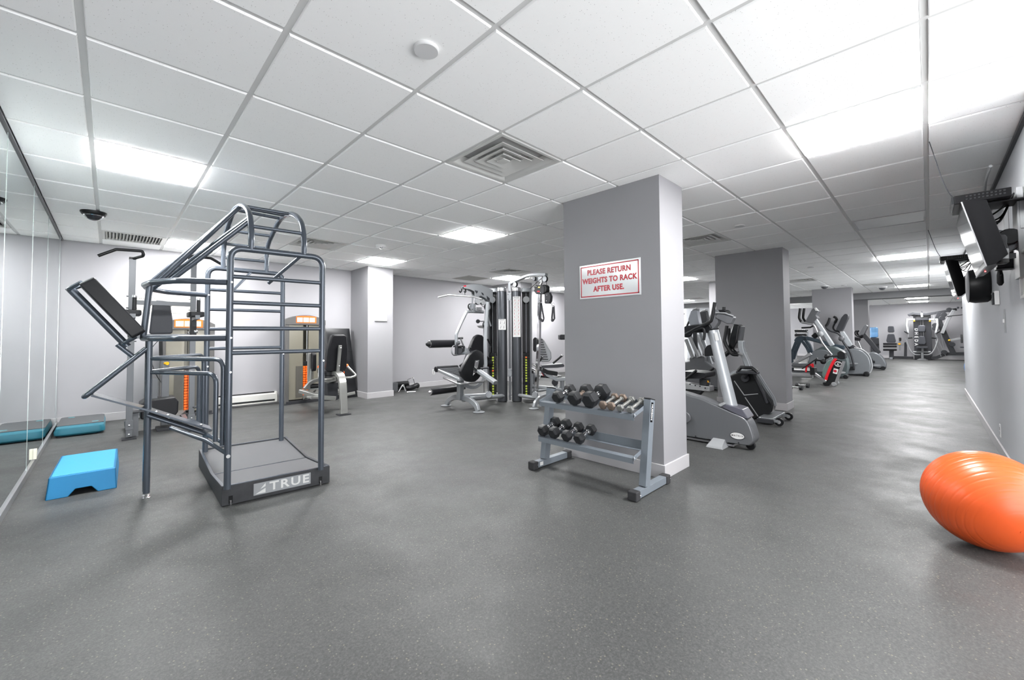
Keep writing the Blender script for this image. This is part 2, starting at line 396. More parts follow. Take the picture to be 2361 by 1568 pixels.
for k, (nv, d, i, j, x0, y0, x1, y1, cut) in enumerate(cells):
    full = abs(x1 - x0 - (T - .025)) < 1e-6 and abs(y1 - y0 - (T - .025)) < 1e-6 and cut is None
    if cut is not None:                       # scribe the tile round a column
        g = G(); bx0, by0, bx1, by1 = cut; pcs = []
        if bx0 - x0 > .02: pcs.append((x0, y0, bx0, y1))
        if x1 - bx1 > .02: pcs.append((bx1, y0, x1, y1))
        mx0, mx1 = max(x0, bx0), min(x1, bx1)
        if by0 - y0 > .02: pcs.append((mx0, y0, mx1, by0))
        if y1 - by1 > .02: pcs.append((mx0, by1, mx1, y1))
        for a in pcs: g.box((a[0], a[1], CE), (a[2], a[3], CE + .02))
        if not pcs: continue
    else: g = None
    if n_ind < 299 and not nv:
        n_ind += 1
        if full:
            if shared is None:
                gg = tgeo(0, 0); shared = gg.mesh('ceiling_tile', M_TILE, (T / 2, T / 2, CE))
            o = bpy.data.objects.new('ceiling_tile', shared); COL.objects.link(o); o.parent = ce
            o.location = ((i + .5) * T, (j + .5) * T, -.05 + random.uniform(-.0006, .0006))
        else: kid('ceiling_tile', M_TILE, g or tgeo(i, j, x0, x1, y0, y1), ce)
    else: rest.add(g or tgeo(i, j, x0, x1, y0, y1))
kid('more_ceiling_tiles', M_TILE, rest, ce, kind='stuff')
def okx(x, y): return True
for i in range(0, 42):
    x = i * T; ylo = RY if 3.5 < x < 11.2 else -3.2
    if 17.2 < x < 17.75: continue
    if x < MX: g = G().box((x - .012, -4.9, CE + .008), (x + .012, 1.3, CE + .05))
    else: g = G().box((x - .012, ylo, CE + .008), (x + .012, WY, CE + .05))
    kid('ceiling_tee', M_TEE, g, ce)
for j in range(-5, jmax + 1):
    y = j * T; g = G(); a = MX
    if y < RY: g.box((a, y - .0115, CE + .0085), (3.5, y + .0115, CE + .05)).box((11.2, y - .0115, CE + .0085), (17.2, y + .0115, CE + .05)).box((17.75, y - .0115, CE + .0085), (24.9, y + .0115, CE + .05))
    else: g.box((a, y - .0115, CE + .0085), (17.2, y + .0115, CE + .05)).box((17.75, y - .0115, CE + .0085), (24.9, y + .0115, CE + .05))
    kid('ceiling_tee', M_TEE, g, ce)
# ------------------------------------------------------------------ light panels
LL = {(0, 4): 'square ceiling light panel near the mirror wall, left of the stretching cage top',
      (1, 9): 'square light panel by the back wall, behind the cage top rails', (5, 4): 'lit square panel in the middle of the ceiling, left of the front pillar',
      (5, 8): 'lit panel above the pillar with the framed notice', (10, 8): 'lit panel above the multi gym towers, next to a square vent',
      (5, -2): 'largest lit panel at the upper right, over the aisle', (10, -2): 'unlit pale panel over the aisle beyond the bright one', (15, -2): 'lit panel over the aisle just beyond the unlit panel',
      (20, -2): 'middle one of the three lit panels before the bulkhead', (25, -2): 'last lit panel before the bulkhead over the aisle',
      (34, -2): 'first lit panel beyond the bulkhead, over the far gym', (38, -2): 'lit panel farthest away, by the far wall',
      (15, 4): 'lit panel between the front and second pillars, seen over the exercise bikes', (25, 8): 'small distant lit panel just right of the front pillar, above the consoles',
      (14, 9): 'small lit panel left of the front pillar edge, over the back wall', (30, 3): 'lit panel beyond the bulkhead seen between the second and third pillars', (33, 4): 'smaller lit panel behind, between the second and third pillars',
     }
base_on = None
for (i, j), on in lights.items():
    loc = ((i + .5) * T, (j + .5) * T, CE)
    if on and base_on: o = dup(base_on, loc, label=LL[(i, j)]); continue
    t = Th('ceiling_light', LL[(i, j)], 'ceiling light', (0, 0, 0), group='square light panels in the ceiling grid')
    h = T / 2 - .0125; f = G()
    a = [(-h, -h), (h, -h), (h, h), (-h, h)]; b = [(p[0] * .955, p[1] * .955) for p in a]
    f.loft([[(p[0], p[1], .03) for p in a], [(p[0], p[1], -.001) for p in a], [(p[0], p[1], -.001) for p in b], [(p[0], p[1], .006) for p in b]], cap=False)
    t.part('frame', M_WHITE, f)
    q = .95 * h; dp = -.009 if on else .004
    dd = fil([(-q, -q, dp), (q, -q, dp), (q, q, dp), (-q, q, dp)], .012, 3, True)
    t.part('diffuser', M_DIFF if on else M_OFF, G().prism(dd, (0, 0, .012 - dp)), bv=.004 if on else 0)
    t.o.location = loc
    if on: base_on = t.o
# ------------------------------------------------------------------ supply vents (square cone diffusers)
VL = {(3, 1): 'large square supply vent in the ceiling in front of the front pillar', (3, 7): 'square ceiling vent behind the arch of the stretching cage', (9, 1): 'square ceiling vent between the front and second pillars',
      (9, 7): 'square ceiling vent above the multi gym, beside a lit panel', (19, 1): 'square ceiling vent right of the second pillar', (23, -1): 'square ceiling vent left of the aisle lights, over the bikes', (29, -1): 'thin vent close to the bulkhead', (24, 7): 'distant ceiling vent just right of the front pillar'}
bv_ = None
def sq(h, z): return [(-h, -h, z), (h, -h, z), (h, h, z), (-h, h, z)]
for (i, j) in vents:
    loc = ((i + .5) * T, (j + .5) * T, CE)
    if bv_: dup(bv_, loc, label=VL[(i, j)]); continue
    t = Th('ceiling_vent', VL[(i, j)], 'vent', (0, 0, 0), group='square ceiling vents')
    h = T / 2 - .0125
    t.part('pan', M_LOUVRE, G().loft([sq(h, -.001), sq(h - .02, -.001), sq(h - .04, .01), sq(h - .085, .045)], cap=False).loft([sq(h, -.001), sq(h, .12), sq(.14, .13)], cap=False))
    t.part('neck', mat('duct_dark', (.035, .035, .04), .7), G().cyl((0, 0, .10), (0, 0, .14), .15, 24))
    for k, (ho, hi_) in enumerate(((.205, .155), (.145, .10), (.088, .05))):
        z0 = .004 - k * .001
        t.part('vane', M_LOUVRE, G().loft([sq(ho, z0), sq(hi_, z0 + .014), sq(hi_ - .012, z0 + .05), sq(hi_ - .014, z0 + .05), sq(hi_ + .0, z0 + .018), sq(ho, z0 + .004)], cap=False, closed=True))
    t.part('centre_plate', M_LOUVRE, G().prism(sq(.034, .002), (0, 0, .006)))
    t.part('damper_rod', M_ALU, G().cyl((.1, .13, .01), (.1, .13, .11), .004, 8))
    t.o.location = loc; bv_ = t.o
t = Th('return_grille', 'long louvred return grille in the ceiling by the mirror corner', 'vent', (.5 * T, 9.5 * T, CE))
h = T / 2 - .0125; cx_, cy_ = .5 * T, 9.5 * T
t.part('frame', M_LOUVRE, G().box((cx_ - h, cy_ - h, CE - .002), (cx_ + h, cy_ - h + .04, CE + .02)).box((cx_ - h, cy_ + h - .04, CE - .002), (cx_ + h, cy_ + h, CE + .02)).box((cx_ - h, cy_ - h + .04, CE - .002), (cx_ - h + .03, cy_ + h - .04, CE + .02)).box((cx_ + h - .03, cy_ - h + .04, CE - .002), (cx_ + h, cy_ + h - .04, CE + .02)))
t.part('backing', MATS['duct_dark'], G().box((cx_ - h, cy_ - h, CE + .03), (cx_ + h, cy_ + h, CE + .045)))
for k in range(17):
    x = cx_ - h + .045 + k * (2 * h - .08) / 16.3
    t.part('slat', M_LOUVRE, G().prism([(x - .010, cy_ - h + .04, CE), (x - .006, cy_ - h + .04, CE - .001), (x + .014, cy_ - h + .04, CE + .025), (x + .010, cy_ - h + .04, CE + .026)], (0, 2 * h - .08, 0)))
t = Th('return_air_grille', 'plain grey perforated panel in the ceiling left of the vent over the multi gym', 'vent', (9.5 * T, 9.5 * T, CE))
cx_ = 9.5 * T
t.part('perforated_sheet', mat('perforated_grey', (.34, .34, .31), .6, var=.1, scale=300), G().box((cx_ - h, cy_ - h, CE), (cx_ + h, cy_ + h, CE + .01)))
t.part('frame', M_LOUVRE, G().tube([(cx_ - h, cy_ - h, CE + .002), (cx_ + h, cy_ - h, CE + .002), (cx_ + h, cy_ + h, CE + .002), (cx_ - h, cy_ + h, CE + .002)], .006, 4, closed=True))
# ------------------------------------------------------------------ small ceiling items
def cdisc(name, x, y, label, r=.055):
    t = Th(name, label, 'ceiling cover', (x, y, CE)); t.part('plate', M_WHITE, G().lathe([(0, -.014), (r * .93, -.014), (r, -.010), (r, 0)], (x, y, CE), n=28)); return t
cdisc('sprinkler_cover', 1.08, .30, 'round white cover plate in the ceiling near the top centre'); cdisc('sprinkler_cover', 5.33, .30, 'round white cover plate in the ceiling left of the second pillar top')
cdisc('sprinkler_cover', 9.6, .33, 'small round cover plate right of the second pillar top'); cdisc('sprinkler_cover', 13.9, .33, 'tiny round cover plate just above the third pillar'); cdisc('sprinkler_cover', 5.28, 4.51, 'small round cover plate behind the central light panel')
def dome(name, x, y, label, cat, r, rim, glass, dm, z=0):
    t = Th(name, label, cat, (x, y, CE))
    t.part('base', rim, G().lathe([(0, -.03), (r * .9, -.03), (r, -.012), (r, 0)], (x, y, CE), n=28))
    t.part('dome', glass, G().lathe([(dm * math.cos(a), -.028 - dm * .85 * math.sin(a)) for a in [math.pi / 2 * k / 8 for k in range(9)]], (x, y, CE), n=24)); return t
M_SMOKE = mat('smoked_dome', (.02, .02, .025), .08, coat=1)
dc = dome('security_camera', -.03, 4.58, 'black dome security camera on the ceiling above the mirror corner', 'camera', .098, M_BLACK, M_SMOKE, .07)
dc.part('clear_bubble_ring', M_CHROME, G().lathe([(.071, -.03), (.075, -.036), (.071, -.042)], (-.03, 4.58, CE), n=24))
dome('smoke_detector', 2.78, 4.05, 'white detector with a glass bulb in front of the panel over the notice pillar', 'detector', .07, M_WHITE, M_CHROME, .026)
dome('security_camera', 13.6, .69, 'small grey dome camera above the third pillar', 'camera', .10, M_WHITE, M_MGREY, .075)
dome('security_camera', 15.2, -.34, 'small grey dome camera beside the farthest aisle light before the bulkhead', 'camera', .10, M_WHITE, M_MGREY, .075)
# ------------------------------------------------------------------ mirror
t = Th('wall_mirror', 'tall frameless mirror panels covering the left wall', 'mirror', (MX, 3.9, 0))
M_MIR = mat('mirror_glass', (.68, .735, .73), .015, metal=1, var=.01)
M_EDGE = mat('mirror_edge', (.55, .62, .60), .15, metal=.6)
ys = [1.31, 2.63, 3.84, 4.94, 6.28, WY - .003]
for a, b in zip(ys, ys[1:]):
    p = t.part('mirror_panel', M_MIR, G().box((MX - .008, a + .0015, .05), (MX, b - .0015, CE - .004)))
for y in ys[1:-1]: t.part('bevelled_edge', M_EDGE, G().box((MX - .010, y - .0015, .05), (MX + .0015, y + .0015, CE - .004)))
t.part('bottom_channel', M_ALU, G().box((MX - .010, 1.31, 0), (MX + .012, WY - .003, .055)), bv=.003)
t.part('top_channel', mat('dark_channel', (.10, .10, .105), .4), G().box((MX - .010, 1.31, CE - .016), (MX + .010, WY - .003, CE - .001)))
c = FX(82, 1016, MX + .012)
one('door_stop', mat('cream_plastic', (.72, .70, .58), .4), G().prism([(MX, c.y - .012, .06), (MX, c.y + .012, .06), (MX, c.y + .012, .15), (MX, c.y - .012, .15)], (.022, 0, 0)), 'small cream rubber bumper stuck low on the mirror', 'bumper', bv=.003)
# ------------------------------------------------------------------ signs and wall items
A = FX(1337, 613, 3.178); B = FX(1477, 595, 3.178); Cc = FX(1478, 680, 3.178)
y1, y0, z1, z0 = A.y, B.y, (A.z + B.z) / 2, (Cc.z + FX(1338, 690, 3.178).z) / 2
t = Th('notice_sign', 'white sign with red lettering asking to return weights, on the front pillar', 'sign', (3.178, (y0 + y1) / 2, z0))
t.part('panel', mat('glossy_sign', (.62, .62, .63), .14, var=.01, coat=.6), G().box((3.172, y0, z0), (3.179, y1, z1)), bv=.001)
M_SRED = mat('sign_red', 'b01c2e', .3)
b = .014
fr = G()
for (a0, c0, a1, c1) in ((y0 + b, z0 + b, y1 - b, z0 + b + .009), (y0 + b, z1 - b - .009, y1 - b, z1 - b), (y0 + b, z0 + b, y0 + b + .009, z1 - b), (y1 - b - .009, z0 + b, y1 - b, z1 - b)):
    fr.box((3.1712, a0, c0), (3.1725, a1, c1))
t.part('red_border', M_SRED, fr)
zc = (z0 + z1) / 2; yc = (y0 + y1) / 2
for s, dz in (('PLEASE RETURN', .078), ('WEIGHTS TO RACK', .003), ('AFTER USE.', -.072)):
    text(s, .063, M_SRED, 'lettering', frame((3.1718, yc, zc + dz), (0, -1, 0), (0, 0, 1)), .0006, t.o, off=.0030, sx=.90, space=1.06)
t = Th('framed_notice', 'small white framed notice on the pillar against the back wall', 'notice', (3.644, 5.75, 1.385))
x0, x1 = 3.526, 3.763
t.part('frame', M_WHITE, G().box((x0, 5.742, 1.385), (x1, 5.76, 1.40)).box((x0, 5.742, 1.68), (x1, 5.76, 1.695)).box((x0, 5.742, 1.4), (x0 + .015, 5.76, 1.68)).box((x1 - .015, 5.742, 1.4), (x1, 5.76, 1.68)), bv=.002)
pg = t.part('paper', M_PRINT, G().box((x0 + .01, 5.750, 1.39), (x1 - .01, 5.757, 1.69)))
M_GTXT = mat('grey_print', (.38, .38, .38), .6)
g = G()
for z, a, w in ((1.635, .07, .1), (1.61, .03, .06), (1.59, .03, .13), (1.575, .03, .12), (1.555, .03, .05), (1.535, .03, .12), (1.515, .04, .08)): g.box((x0 + .02 + a, 5.7495, z), (x0 + .02 + a + w, 5.7502, z + .005))
t.part('printed_lines', M_GTXT, g)
t = Th('wall_notice', 'cream notice about exercising with an adult, on the back wall behind the dip station', 'sign', (.52, WY, 1.47))
t.part('plate', mat('cream_sign', (.72, .71, .60), .4), G().box((.335, WY - .006, 1.465), (.86, WY - .001, 1.70)), bv=.001)
M_TXT = mat('black_print', (.03, .03, .03), .5)
for s, z in (('Exercise at your own risk', 1.664), ('Children must be', 1.62), ('accompanied by', 1.568), ('an adult', 1.522)):
    text(s, .046, M_TXT, 'lettering', frame((.60, WY - .0065, z), (1, 0, 0), (0, 0, 1)), .0004, t.o, off=.0004)
def outlet(name, loc, ax, label, w=.07, h=.115, m=None, toggle=False):
    c = Vector(loc); ax = Vector(ax); s = Vector((0, 0, 1)).cross(ax)
    t = Th(name, label, 'outlet' if name == 'wall_outlet' else 'switch', c)
    def bx(cw, ch, d0, d1, dz=0):
        return G().prism([c + s * a + V(0, 0, b + dz) + ax * d0 for a, b in ((-cw, -ch), (cw, -ch), (cw, ch), (-cw, ch))], ax * (d1 - d0))
    t.part('plate', m or M_WHITE, bx(w / 2, h / 2, 0, .006), bv=.002)
    for dz in ((-.02, .02) if not toggle else (0,)): t.part('socket' if not toggle else 'toggle', M_LGREY if not toggle else M_WHITE, bx(.013, .014, .006, .008 + (.006 if toggle else 0), dz))
outlet('wall_outlet', (5.27, WY, .31), (0, -1, 0), 'white outlet low on the back wall left of the multi gym')
outlet('wall_outlet', (5.93, RY, .215), (0, 1, 0), 'white outlet low on the right wall behind the orange ball')
# baseboard heater
t = Th('baseboard_heater', 'white electric baseboard heater on the back wall between the two weight stack machines', 'heater', (1.69, WY, 0))
hx0, hx1 = 1.247, 2.13
t.part('body', mat('heater_enamel', (.62, .61, .58), .4), G().prism([(hx0, WY - .001, .03), (hx0, WY - .07, .03), (hx0, WY - .07, .05), (hx0, WY - .05, .055), (hx0, WY - .05, .075), (hx0, WY - .075, .08), (hx0, WY - .075, .165), (hx0, WY - .055, .19), (hx0, WY - .001, .2)], (hx1 - hx0, 0, 0)), bv=.002)
t.part('outlet_slot', M_BLACK, G().prism([(hx0 + .02, WY - .058, .185), (hx0 + .02, WY - .030, .198), (hx0 + .02, WY - .033, .2035), (hx0 + .02, WY - .062, .19)], (hx1 - hx0 - .06, 0, 0)))
t.part('inlet_slot', M_BLACK, G().box((hx0 + .02, WY - .072, .056), (hx1 - .04, WY - .052, .074)))
t.part('end_cap', MATS['heater_enamel'], G().box((hx1 - .03, WY - .08, .03), (hx1, WY - .001, .2)), bv=.006)
# ================================================================== stretching cage
F1 = V(.672, 2.014, 0); F2 = V(1.249, 1.978, 0); B1 = V(.704, 3.115, 0); B2 = V(1.279, 3.070, 0)
def at(P, z): return V(P[0], P[1], z)
t = Th('stretching_cage', 'large slate grey tubular stretching cage with curved top rails on a low black platform', 'exercise cage', (1.0, 2.55, 0))
o_ = V(.648, 2.045, 0); ux = V(.9973, -.0735, 0) * .675; uy = V(.0199, .9998, 0) * 1.145
def bp(u, v, z): return o_ + ux * u + uy * v + V(0, 0, z)
M_SKIRT = mat('scuffed_black_skirt', (.030, .031, .034), .5, var=.55, scale=14, bump=.1)
zf, zm, zb, ym = .128, .095, .146, .43
sk = G()
sk.prism([bp(0, 0, .004), bp(1, 0, .004), bp(1, 0, zf), bp(0, 0, zf)], uy * .022)
t.part('front_skirt', M_SKIRT, sk, bv=.002)
t.part('rear_skirt', M_SKIRT, G().prism([bp(0, 1, .004), bp(1, 1, .004), bp(1, 1, zb), bp(0, 1, zb)], -uy * .022))
for u in (0, 1):
    t.part('side_skirt', M_SKIRT, G().prism([bp(u, .023, .004), bp(u, .977, .004), bp(u, .977, zb), bp(u, ym, zm), bp(u, .023, zf)], ux * (.03 if u == 0 else -.03)))
M_DECK = mat('grey_rubber_deck', (.085, .086, .09), .6, var=.06, bump=.3, bscale=300)
t.part('deck_panel', M_DECK, G().prism([bp(.035, .025, zf - .014), bp(.965, .025, zf - .014), bp(.965, ym - .004, zm - .014), bp(.035, ym - .004, zm - .014)], (0, 0, .008)))
t.part('deck_panel', M_DECK, G().prism([bp(.035, ym + .004, zm - .014), bp(.965, ym + .004, zm - .014), bp(.965, .975, zb - .014), bp(.035, .975, zb - .014)], (0, 0, .008)))
ed = G()
for P in ([bp(.01, .01, zf), bp(.99, .01, zf)], [bp(.01, .99, zb), bp(.99, .99, zb)], [bp(.015, .01, zf), bp(.015, ym, zm), bp(.015, .99, zb)], [bp(.985, .01, zf), bp(.985, ym, zm), bp(.985, .99, zb)]):
    ed.beam(P, .018, .008)
t.part('edge_trim', M_CAGE, ed); t.part('seam_strip', M_CAGE, G().beam([bp(.03, ym, zm - .006), bp(.97, ym, zm - .006)], .012, .006))
for u in (.055, .885):
    t.part('skirt_slot', M_BLACKG, G().prism([bp(u, 0, .012), bp(u + .035, 0, .012), bp(u + .035, 0, .062), bp(u, 0, .062)], -uy * .0008))
    t.part('levelling_bolt', M_CHROME, G().cyl(bp(u + .018, -.001, .0), bp(u + .018, -.001, .03), .006, 8))
# name plate
t.part('name_plate', mat('silver_plate', (.27, .28, .29), .35, metal=.3), G().prism([bp(.265, 0, .028), bp(.80, 0, .028), bp(.80, 0, .108), bp(.265, 0, .108)], -uy * .0012))
M_LET = mat('cream_lettering', (.56, .56, .55), .4)
text('TRUE', .080, M_LET, 'lettering', frame(bp(.595, 0, .068) - uy * .0022, ux, (0, 0, 1)), .0005, t.o, off=.0018, space=1.2, sx=1.18)
k = -uy * .0014
t.part('emblem', M_LET, G().prism([bp(.28, 0, .036) + k, bp(.37, 0, .036) + k, bp(.37, 0, .066) + k], -uy * .0006).prism([bp(.325, 0, .066) + k, bp(.37, 0, .078) + k, bp(.37, 0, .100) + k], -uy * .0006), bv=0)
# posts and hoops
RT = .0205
fh = fil([at(F1, .12), at(F1, 1.705), at(F2, 1.705), at(F2, .12)], .075, 7)
bh = fil([at(B1, .135), at(B1, 1.712), at(B2, 1.705), at(B2, .135)], .075, 7)
t.part('front_hoop', M_CAGE, G().tube(fh, RT, 14)); t.part('rear_hoop', M_CAGE, G().tube(bh, RT, 14))
for z in (1.513, 1.340, 1.168, 1.004): t.part('rung', M_CAGE, G().tube([at(F1, z), at(F2, z)], .0140, 12))
for z in (1.521, 1.350, 1.181, 1.011): t.part('rung', M_CAGE, G().tube([at(B1, z), at(B2, z)], .0140, 12))
# arches over the top
def arch(fr, pk, bk):
    return smooth_path([V(*fr, 1.70), V(fr[0], fr[1] + .005, 1.83), V(fr[0] + .002, fr[1] + .085, 1.975), V(pk[0], fr[1] + .32, 2.085), V(pk[0] + .003, fr[1] + .62, 2.112), V(pk[0] + .008, fr[1] + .86, 2.045), V(bk[0], bk[1] - .02, 1.93), V(*bk, 1.71)], 7)
aL = arch((.788, 2.005), (.795,), (.812, 3.106)); aR = arch((1.121, 1.986), (1.13,), (1.142, 3.08))
t.part('arch', M_CAGE, G().tube(aL, .0195, 12)); t.part('arch', M_CAGE, G().tube(aR, .0195, 12))
def pick(A, y, lo=True):
    best = min(range(len(A)), key=lambda i: abs(A[i].y - y) + (0 if lo else 0)); return A[best]
for y in (2.36, 2.46, 2.60): t.part('overhead_bar', M_CAGE, G().tube([pick(aL, y), pick(aR, y)], .0125, 10))
for i, y in ((9, 0), (37, 0), (42, 0), (46, 0)):
    t.part('overhead_bar', M_CAGE, G().tube([aL[i], aR[i]], .0125, 10))
# side wing
zr = 1.472; zl = 1.105
lp = V(.302, 2.622, 0)
def ring(z):
    return fil([V(.655, 2.02, z), V(.42, 2.10, z), V(.30, 2.33, z), V(.27, 2.55, z), V(.30, 2.80, z), V(.42, 3.02, z), V(.69, 3.11, z)], .16, 6)
t.part('upper_ring', M_CAGE, G().tube(ring(zr), .020, 12)); t.part('lower_ring', M_CAGE, G().tube(ring(zl), .020, 12))
lt = []
for dy in (-.022, .028):
    lt.append(t.part('leg', M_CAGE, G().tube([V(.305, 2.622 + dy, .035), V(.305, 2.622 + dy, 1.10)], .0195, 12)))
    t.part('levelling_foot', M_CHROME, G().lathe([(.022, 0), (.022, .006), (.008, .010), (.008, .04)], (.305, 2.622 + dy, 0)), under=lt[-1])
    t.part('upright', M_CAGE, G().tube([V(.272 + dy * .1, 2.60 + dy * 2.2, 1.10), V(.300 + dy * .2, 2.57 + dy * 2.6, 1.475)], .0175, 12))
# climbing bars from the ring to the arch
for (a, b) in (((343, 656), (537, 488)), ((366, 650), (557, 488)), ((353, 665), (562, 500)), ((392, 648), (567, 507))):
    A = FZ(*a, zr); i = min(range(len(aL)), key=lambda q: abs(((aL[q] - CAM).dot(rt) / (aL[q] - CAM).dot(fw) * FPX + CX) - b[0]) + abs((CY - (aL[q] - CAM).dot(up) / (aL[q] - CAM).dot(fw) * FPX) - b[1]))
    t.part('sloping_bar', M_CAGE, G().tube([A, aL[i]], .0155, 12))
# hand rails bending down beside the posts
def rail(z, post, off, zb_):
    s = V(.315, 2.60 if post is F1 else 2.65, z); e = at(post, z) + off
    return fil([s, e, V(e.x, e.y, zb_)], .07, 6)
for z, post, off, zb_ in ((.963, F1, V(-.025, .032, 0), .40), (.868, F1, V(-.058, .066, 0), .425), (.963, B1, V(-.025, -.032, 0), .36), (.868, B1, V(-.058, -.066, 0), .385)):
    t.part('hand_rail', M_CAGE, G().tube(rail(z, post, off, zb_), .0145, 12))
for post, s in ((F1, 1), (B1, -1)):
    a = at(post, .345); b = at(post, .43) + V(-.10, .115 * s, 0)
    t.part('rail_bracket', M_CAGE, G().tube([a, b, b + V(-.16, .25 * s, .07)], .013, 10))
# foot plank and prop
pk0, pk1 = V(.03, 2.625, .742), V(.66, 2.58, .425)
t.part('foot_plank', M_CAGE, G().beam([pk0, V(.30, 2.61, .615), pk1], .17, .012, (0, 0, 1)), bv=.002)
for q in (.5, .6, .9): 
    c = pk0.lerp(pk1, q); t.part('bolt', M_CHROME, G().ball(c + V(0, -.06, .012), .009, 8, 6))
for dy in (-.05, .05):
    t.part('plank_tube', M_CAGE, G().tube(fil([V(.30, 2.62 + dy, .575), V(.62, 2.58 + dy, .40), V(.70, 2.3 if dy < 0 else 2.85, .36)], .05), .0135, 10))
us = fil([V(.292, 2.595, 1.035), V(-.005, 2.595, .73), V(-.005, 2.655, .73), V(.292, 2.655, 1.035)], .028, 5)
t.part('prop_loop', M_CAGE, G().tube(us, .0155, 12))
t.part('strap', M_SILVER, G().beam([V(.02, 2.625, .742), V(.30, 2.615, .61)], .05, .005)); t.part('label', M_PRINT, G().beam([V(.09, 2.60, .714), V(.155, 2.60, .683)], .045, .003))
t.part('pad_post', M_CAGE, G().tube([V(.238, 2.62, .965), V(.142, 2.62, 1.066)], .015, 12))
# shin pad, roller and its curved brackets
a, b = V(-.052, 2.62, 1.445), V(.205, 2.62, 1.095); dv = (b - a).normalized(); nv = V(dv.z, 0, -dv.x)
if nv.z < 0: nv = -nv
pp = [a - V(0, .12, 0) + nv * .012, b - V(0, .12, 0) + nv * .012, b + V(0, .12, 0) + nv * .012, a + V(0, .12, 0) + nv * .012]
t.part('pad', M_VINYL, G().prism(fil(pp, .02, 3, True), nv * .085), bv=.010, seg=3)
for c in (a, b):
    t.part('pad_bracket', M_CAGE, G().tube(smooth_path([c + nv * .03 - V(0, .10, 0), c - nv * .03 - V(0, .05, 0), c - nv * .045, c - nv * .03 + V(0, .05, 0), c + nv * .03 + V(0, .10, 0)], 5), .012, 10))
t.part('pad_spine', M_CAGE, G().tube([a - nv * .035 - dv * .01, b - nv * .035 + dv * .03], .022, 12))
for px_, P in (((1311, 700), None),): pass
for P, z in ((F1, zr), (F1, zl), (F1, .88), (B1, zr), (B1, .86), (F2, .93), (B2, .95)):
    t.part('bolt', M_CHROME, G().cyl(at(P, z) + V(.005, -.026, 0), at(P, z) + V(.005, .024, 0), .006, 8))
t.part('bolt', M_CHROME, G().cyl(at(F1, .335) + V(-.001, -.024, 0), at(F1, .335) + V(0, -.015, 0), .012, 12))
for a, b in (((.86, 2.0, 1.70), (.86, 2.05, 0)), ): pass
br = G(); 
t.part('corner_brace', M_CAGE, G().tube([V(1.10, 1.99, 1.70), V(.93, 2.15, 1.50)], .012, 10)); t.part('corner_brace', M_CAGE, G().tube([V(1.02, 3.09, 1.70), V(.85, 2.95, 1.50)], .012, 10))

# ================================================================== aerobic steps
def step_body(x0, x1, y0, y1, h, arch=.10):
    pass
M_BLUE = mat('bright_blue_plastic', (.012, .17, .36), .42, var=.05, bump=.08, bscale=140)
t = Th('aerobic_step', 'bright blue plastic aerobic step standing alone near the mirror', 'step', (-.005, 3.405, 0))
x0, x1, y0, y1, h = -.205, .175, 3.035, 3.66, .165
g = G(); ins = .028
def rr(x0, x1, y0, y1, z, r): return fil([(x0, y0, z), (x1, y0, z), (x1, y1, z), (x0, y1, z)], r, 3, True)
# the tub: two tapered ends and a raised arch in each side
def hull(x0, x1, y0, y1, h, ins, a0, a1, ah):
    g = G(); xm0 = x0 + (x1 - x0) * a0; xm1 = x0 + (x1 - x0) * a1; c = .035
    th = .012
    for (ya, yb) in ((y0, y0 + th), (y1 - th, y1)):
        s = ins if ya == y0 else -ins
        P = [(x0, ya, 0), (xm0, ya, 0), (xm0 + c, ya, ah), (xm1 - c, ya, ah), (xm1, ya, 0), (x1, ya, 0), (x1 - ins * .5, ya, h), (x0 + ins * .5, ya, h)]
        P = [(p[0], p[1] + s * p[2] / h, p[2]) for p in P]; g.prism(P, (0, yb - ya, 0))
    for xa, sg in ((x0, 1), (x1, -1)):
        g.prism([(xa, y0, 0), (xa, y1, 0), (xa + sg * ins * .5, y1 - ins, h), (xa + sg * ins * .5, y0 + ins, h)], (sg * th, 0, 0))
    g.prism(rr(x0 + ins * .5, x1 - ins * .5, y0 + ins, y1 - ins, h - .012, .012), (0, 0, .012))
    return g
MB_ = Matrix.Translation((-.005, 3.405, 0)) @ Matrix.Rotation(R_(-1.5), 4, 'Z')
t.part('body', M_BLUE, hull(-.178, .178, -.385, .385, .145, .022, .30, .72, .045).xf(MB_), bv=.005, seg=3)
t.part('tread_mat', mat('blue_tread', (.03, .24, .42), .6, var=.04, bump=.4, bscale=400), G().prism(rr(-.155, .155, -.35, .35, .145, .02), (0, 0, .002)).xf(MB_))
M_TEAL = mat('teal_plastic', (.02, .13, .18), .35, var=.05); M_GTOP = mat('grey_step_top', (.075, .078, .082), .6, var=.1, bump=.3, bscale=260)
t = Th('aerobic_step', 'low teal aerobic step with a grey top in the mirror corner', 'step', (-.12, 6.0, 0))
g = G()
R = lambda e, z, r: fil([(-.325 + e, 5.545 + e, z), (.085 - e, 5.545 + e, z), (.085 - e, 6.44 - e, z), (-.325 + e, 6.44 - e, z)], r, 5, True)
g.loft([R(.02, .012, .05), R(0, .03, .06), R(.0, .06, .06), R(.012, .098, .055), R(.03, .105, .05)])
t.part('body', M_TEAL, g)
R2 = lambda e, z: fil([(-.325 + e, 5.70 + e, z), (.085 - e, 5.70 + e, z), (.085 - e, 6.44 - e, z), (-.325 + e, 6.44 - e, z)], [.02, .02, .05, .05], 4, True)
t.part('top_mat', M_GTOP, G().prism(R2(.012, .1045), (0, 0, .006)))
for a, b in ((-.25, 6.32), (-.03, 5.80)): t.part('grip_pad', mat('pale_teal', (.08, .25, .28), .5), G().box((a, b, .110), (a + .055, b + .05, .1125)), bv=.002)
for a, b in ((-.28, 5.6), (.04, 5.6), (-.28, 6.38), (.04, 6.38)): t.part('foot', M_RUBBER, G().cyl((a, b, 0), (a, b, .02), .022))
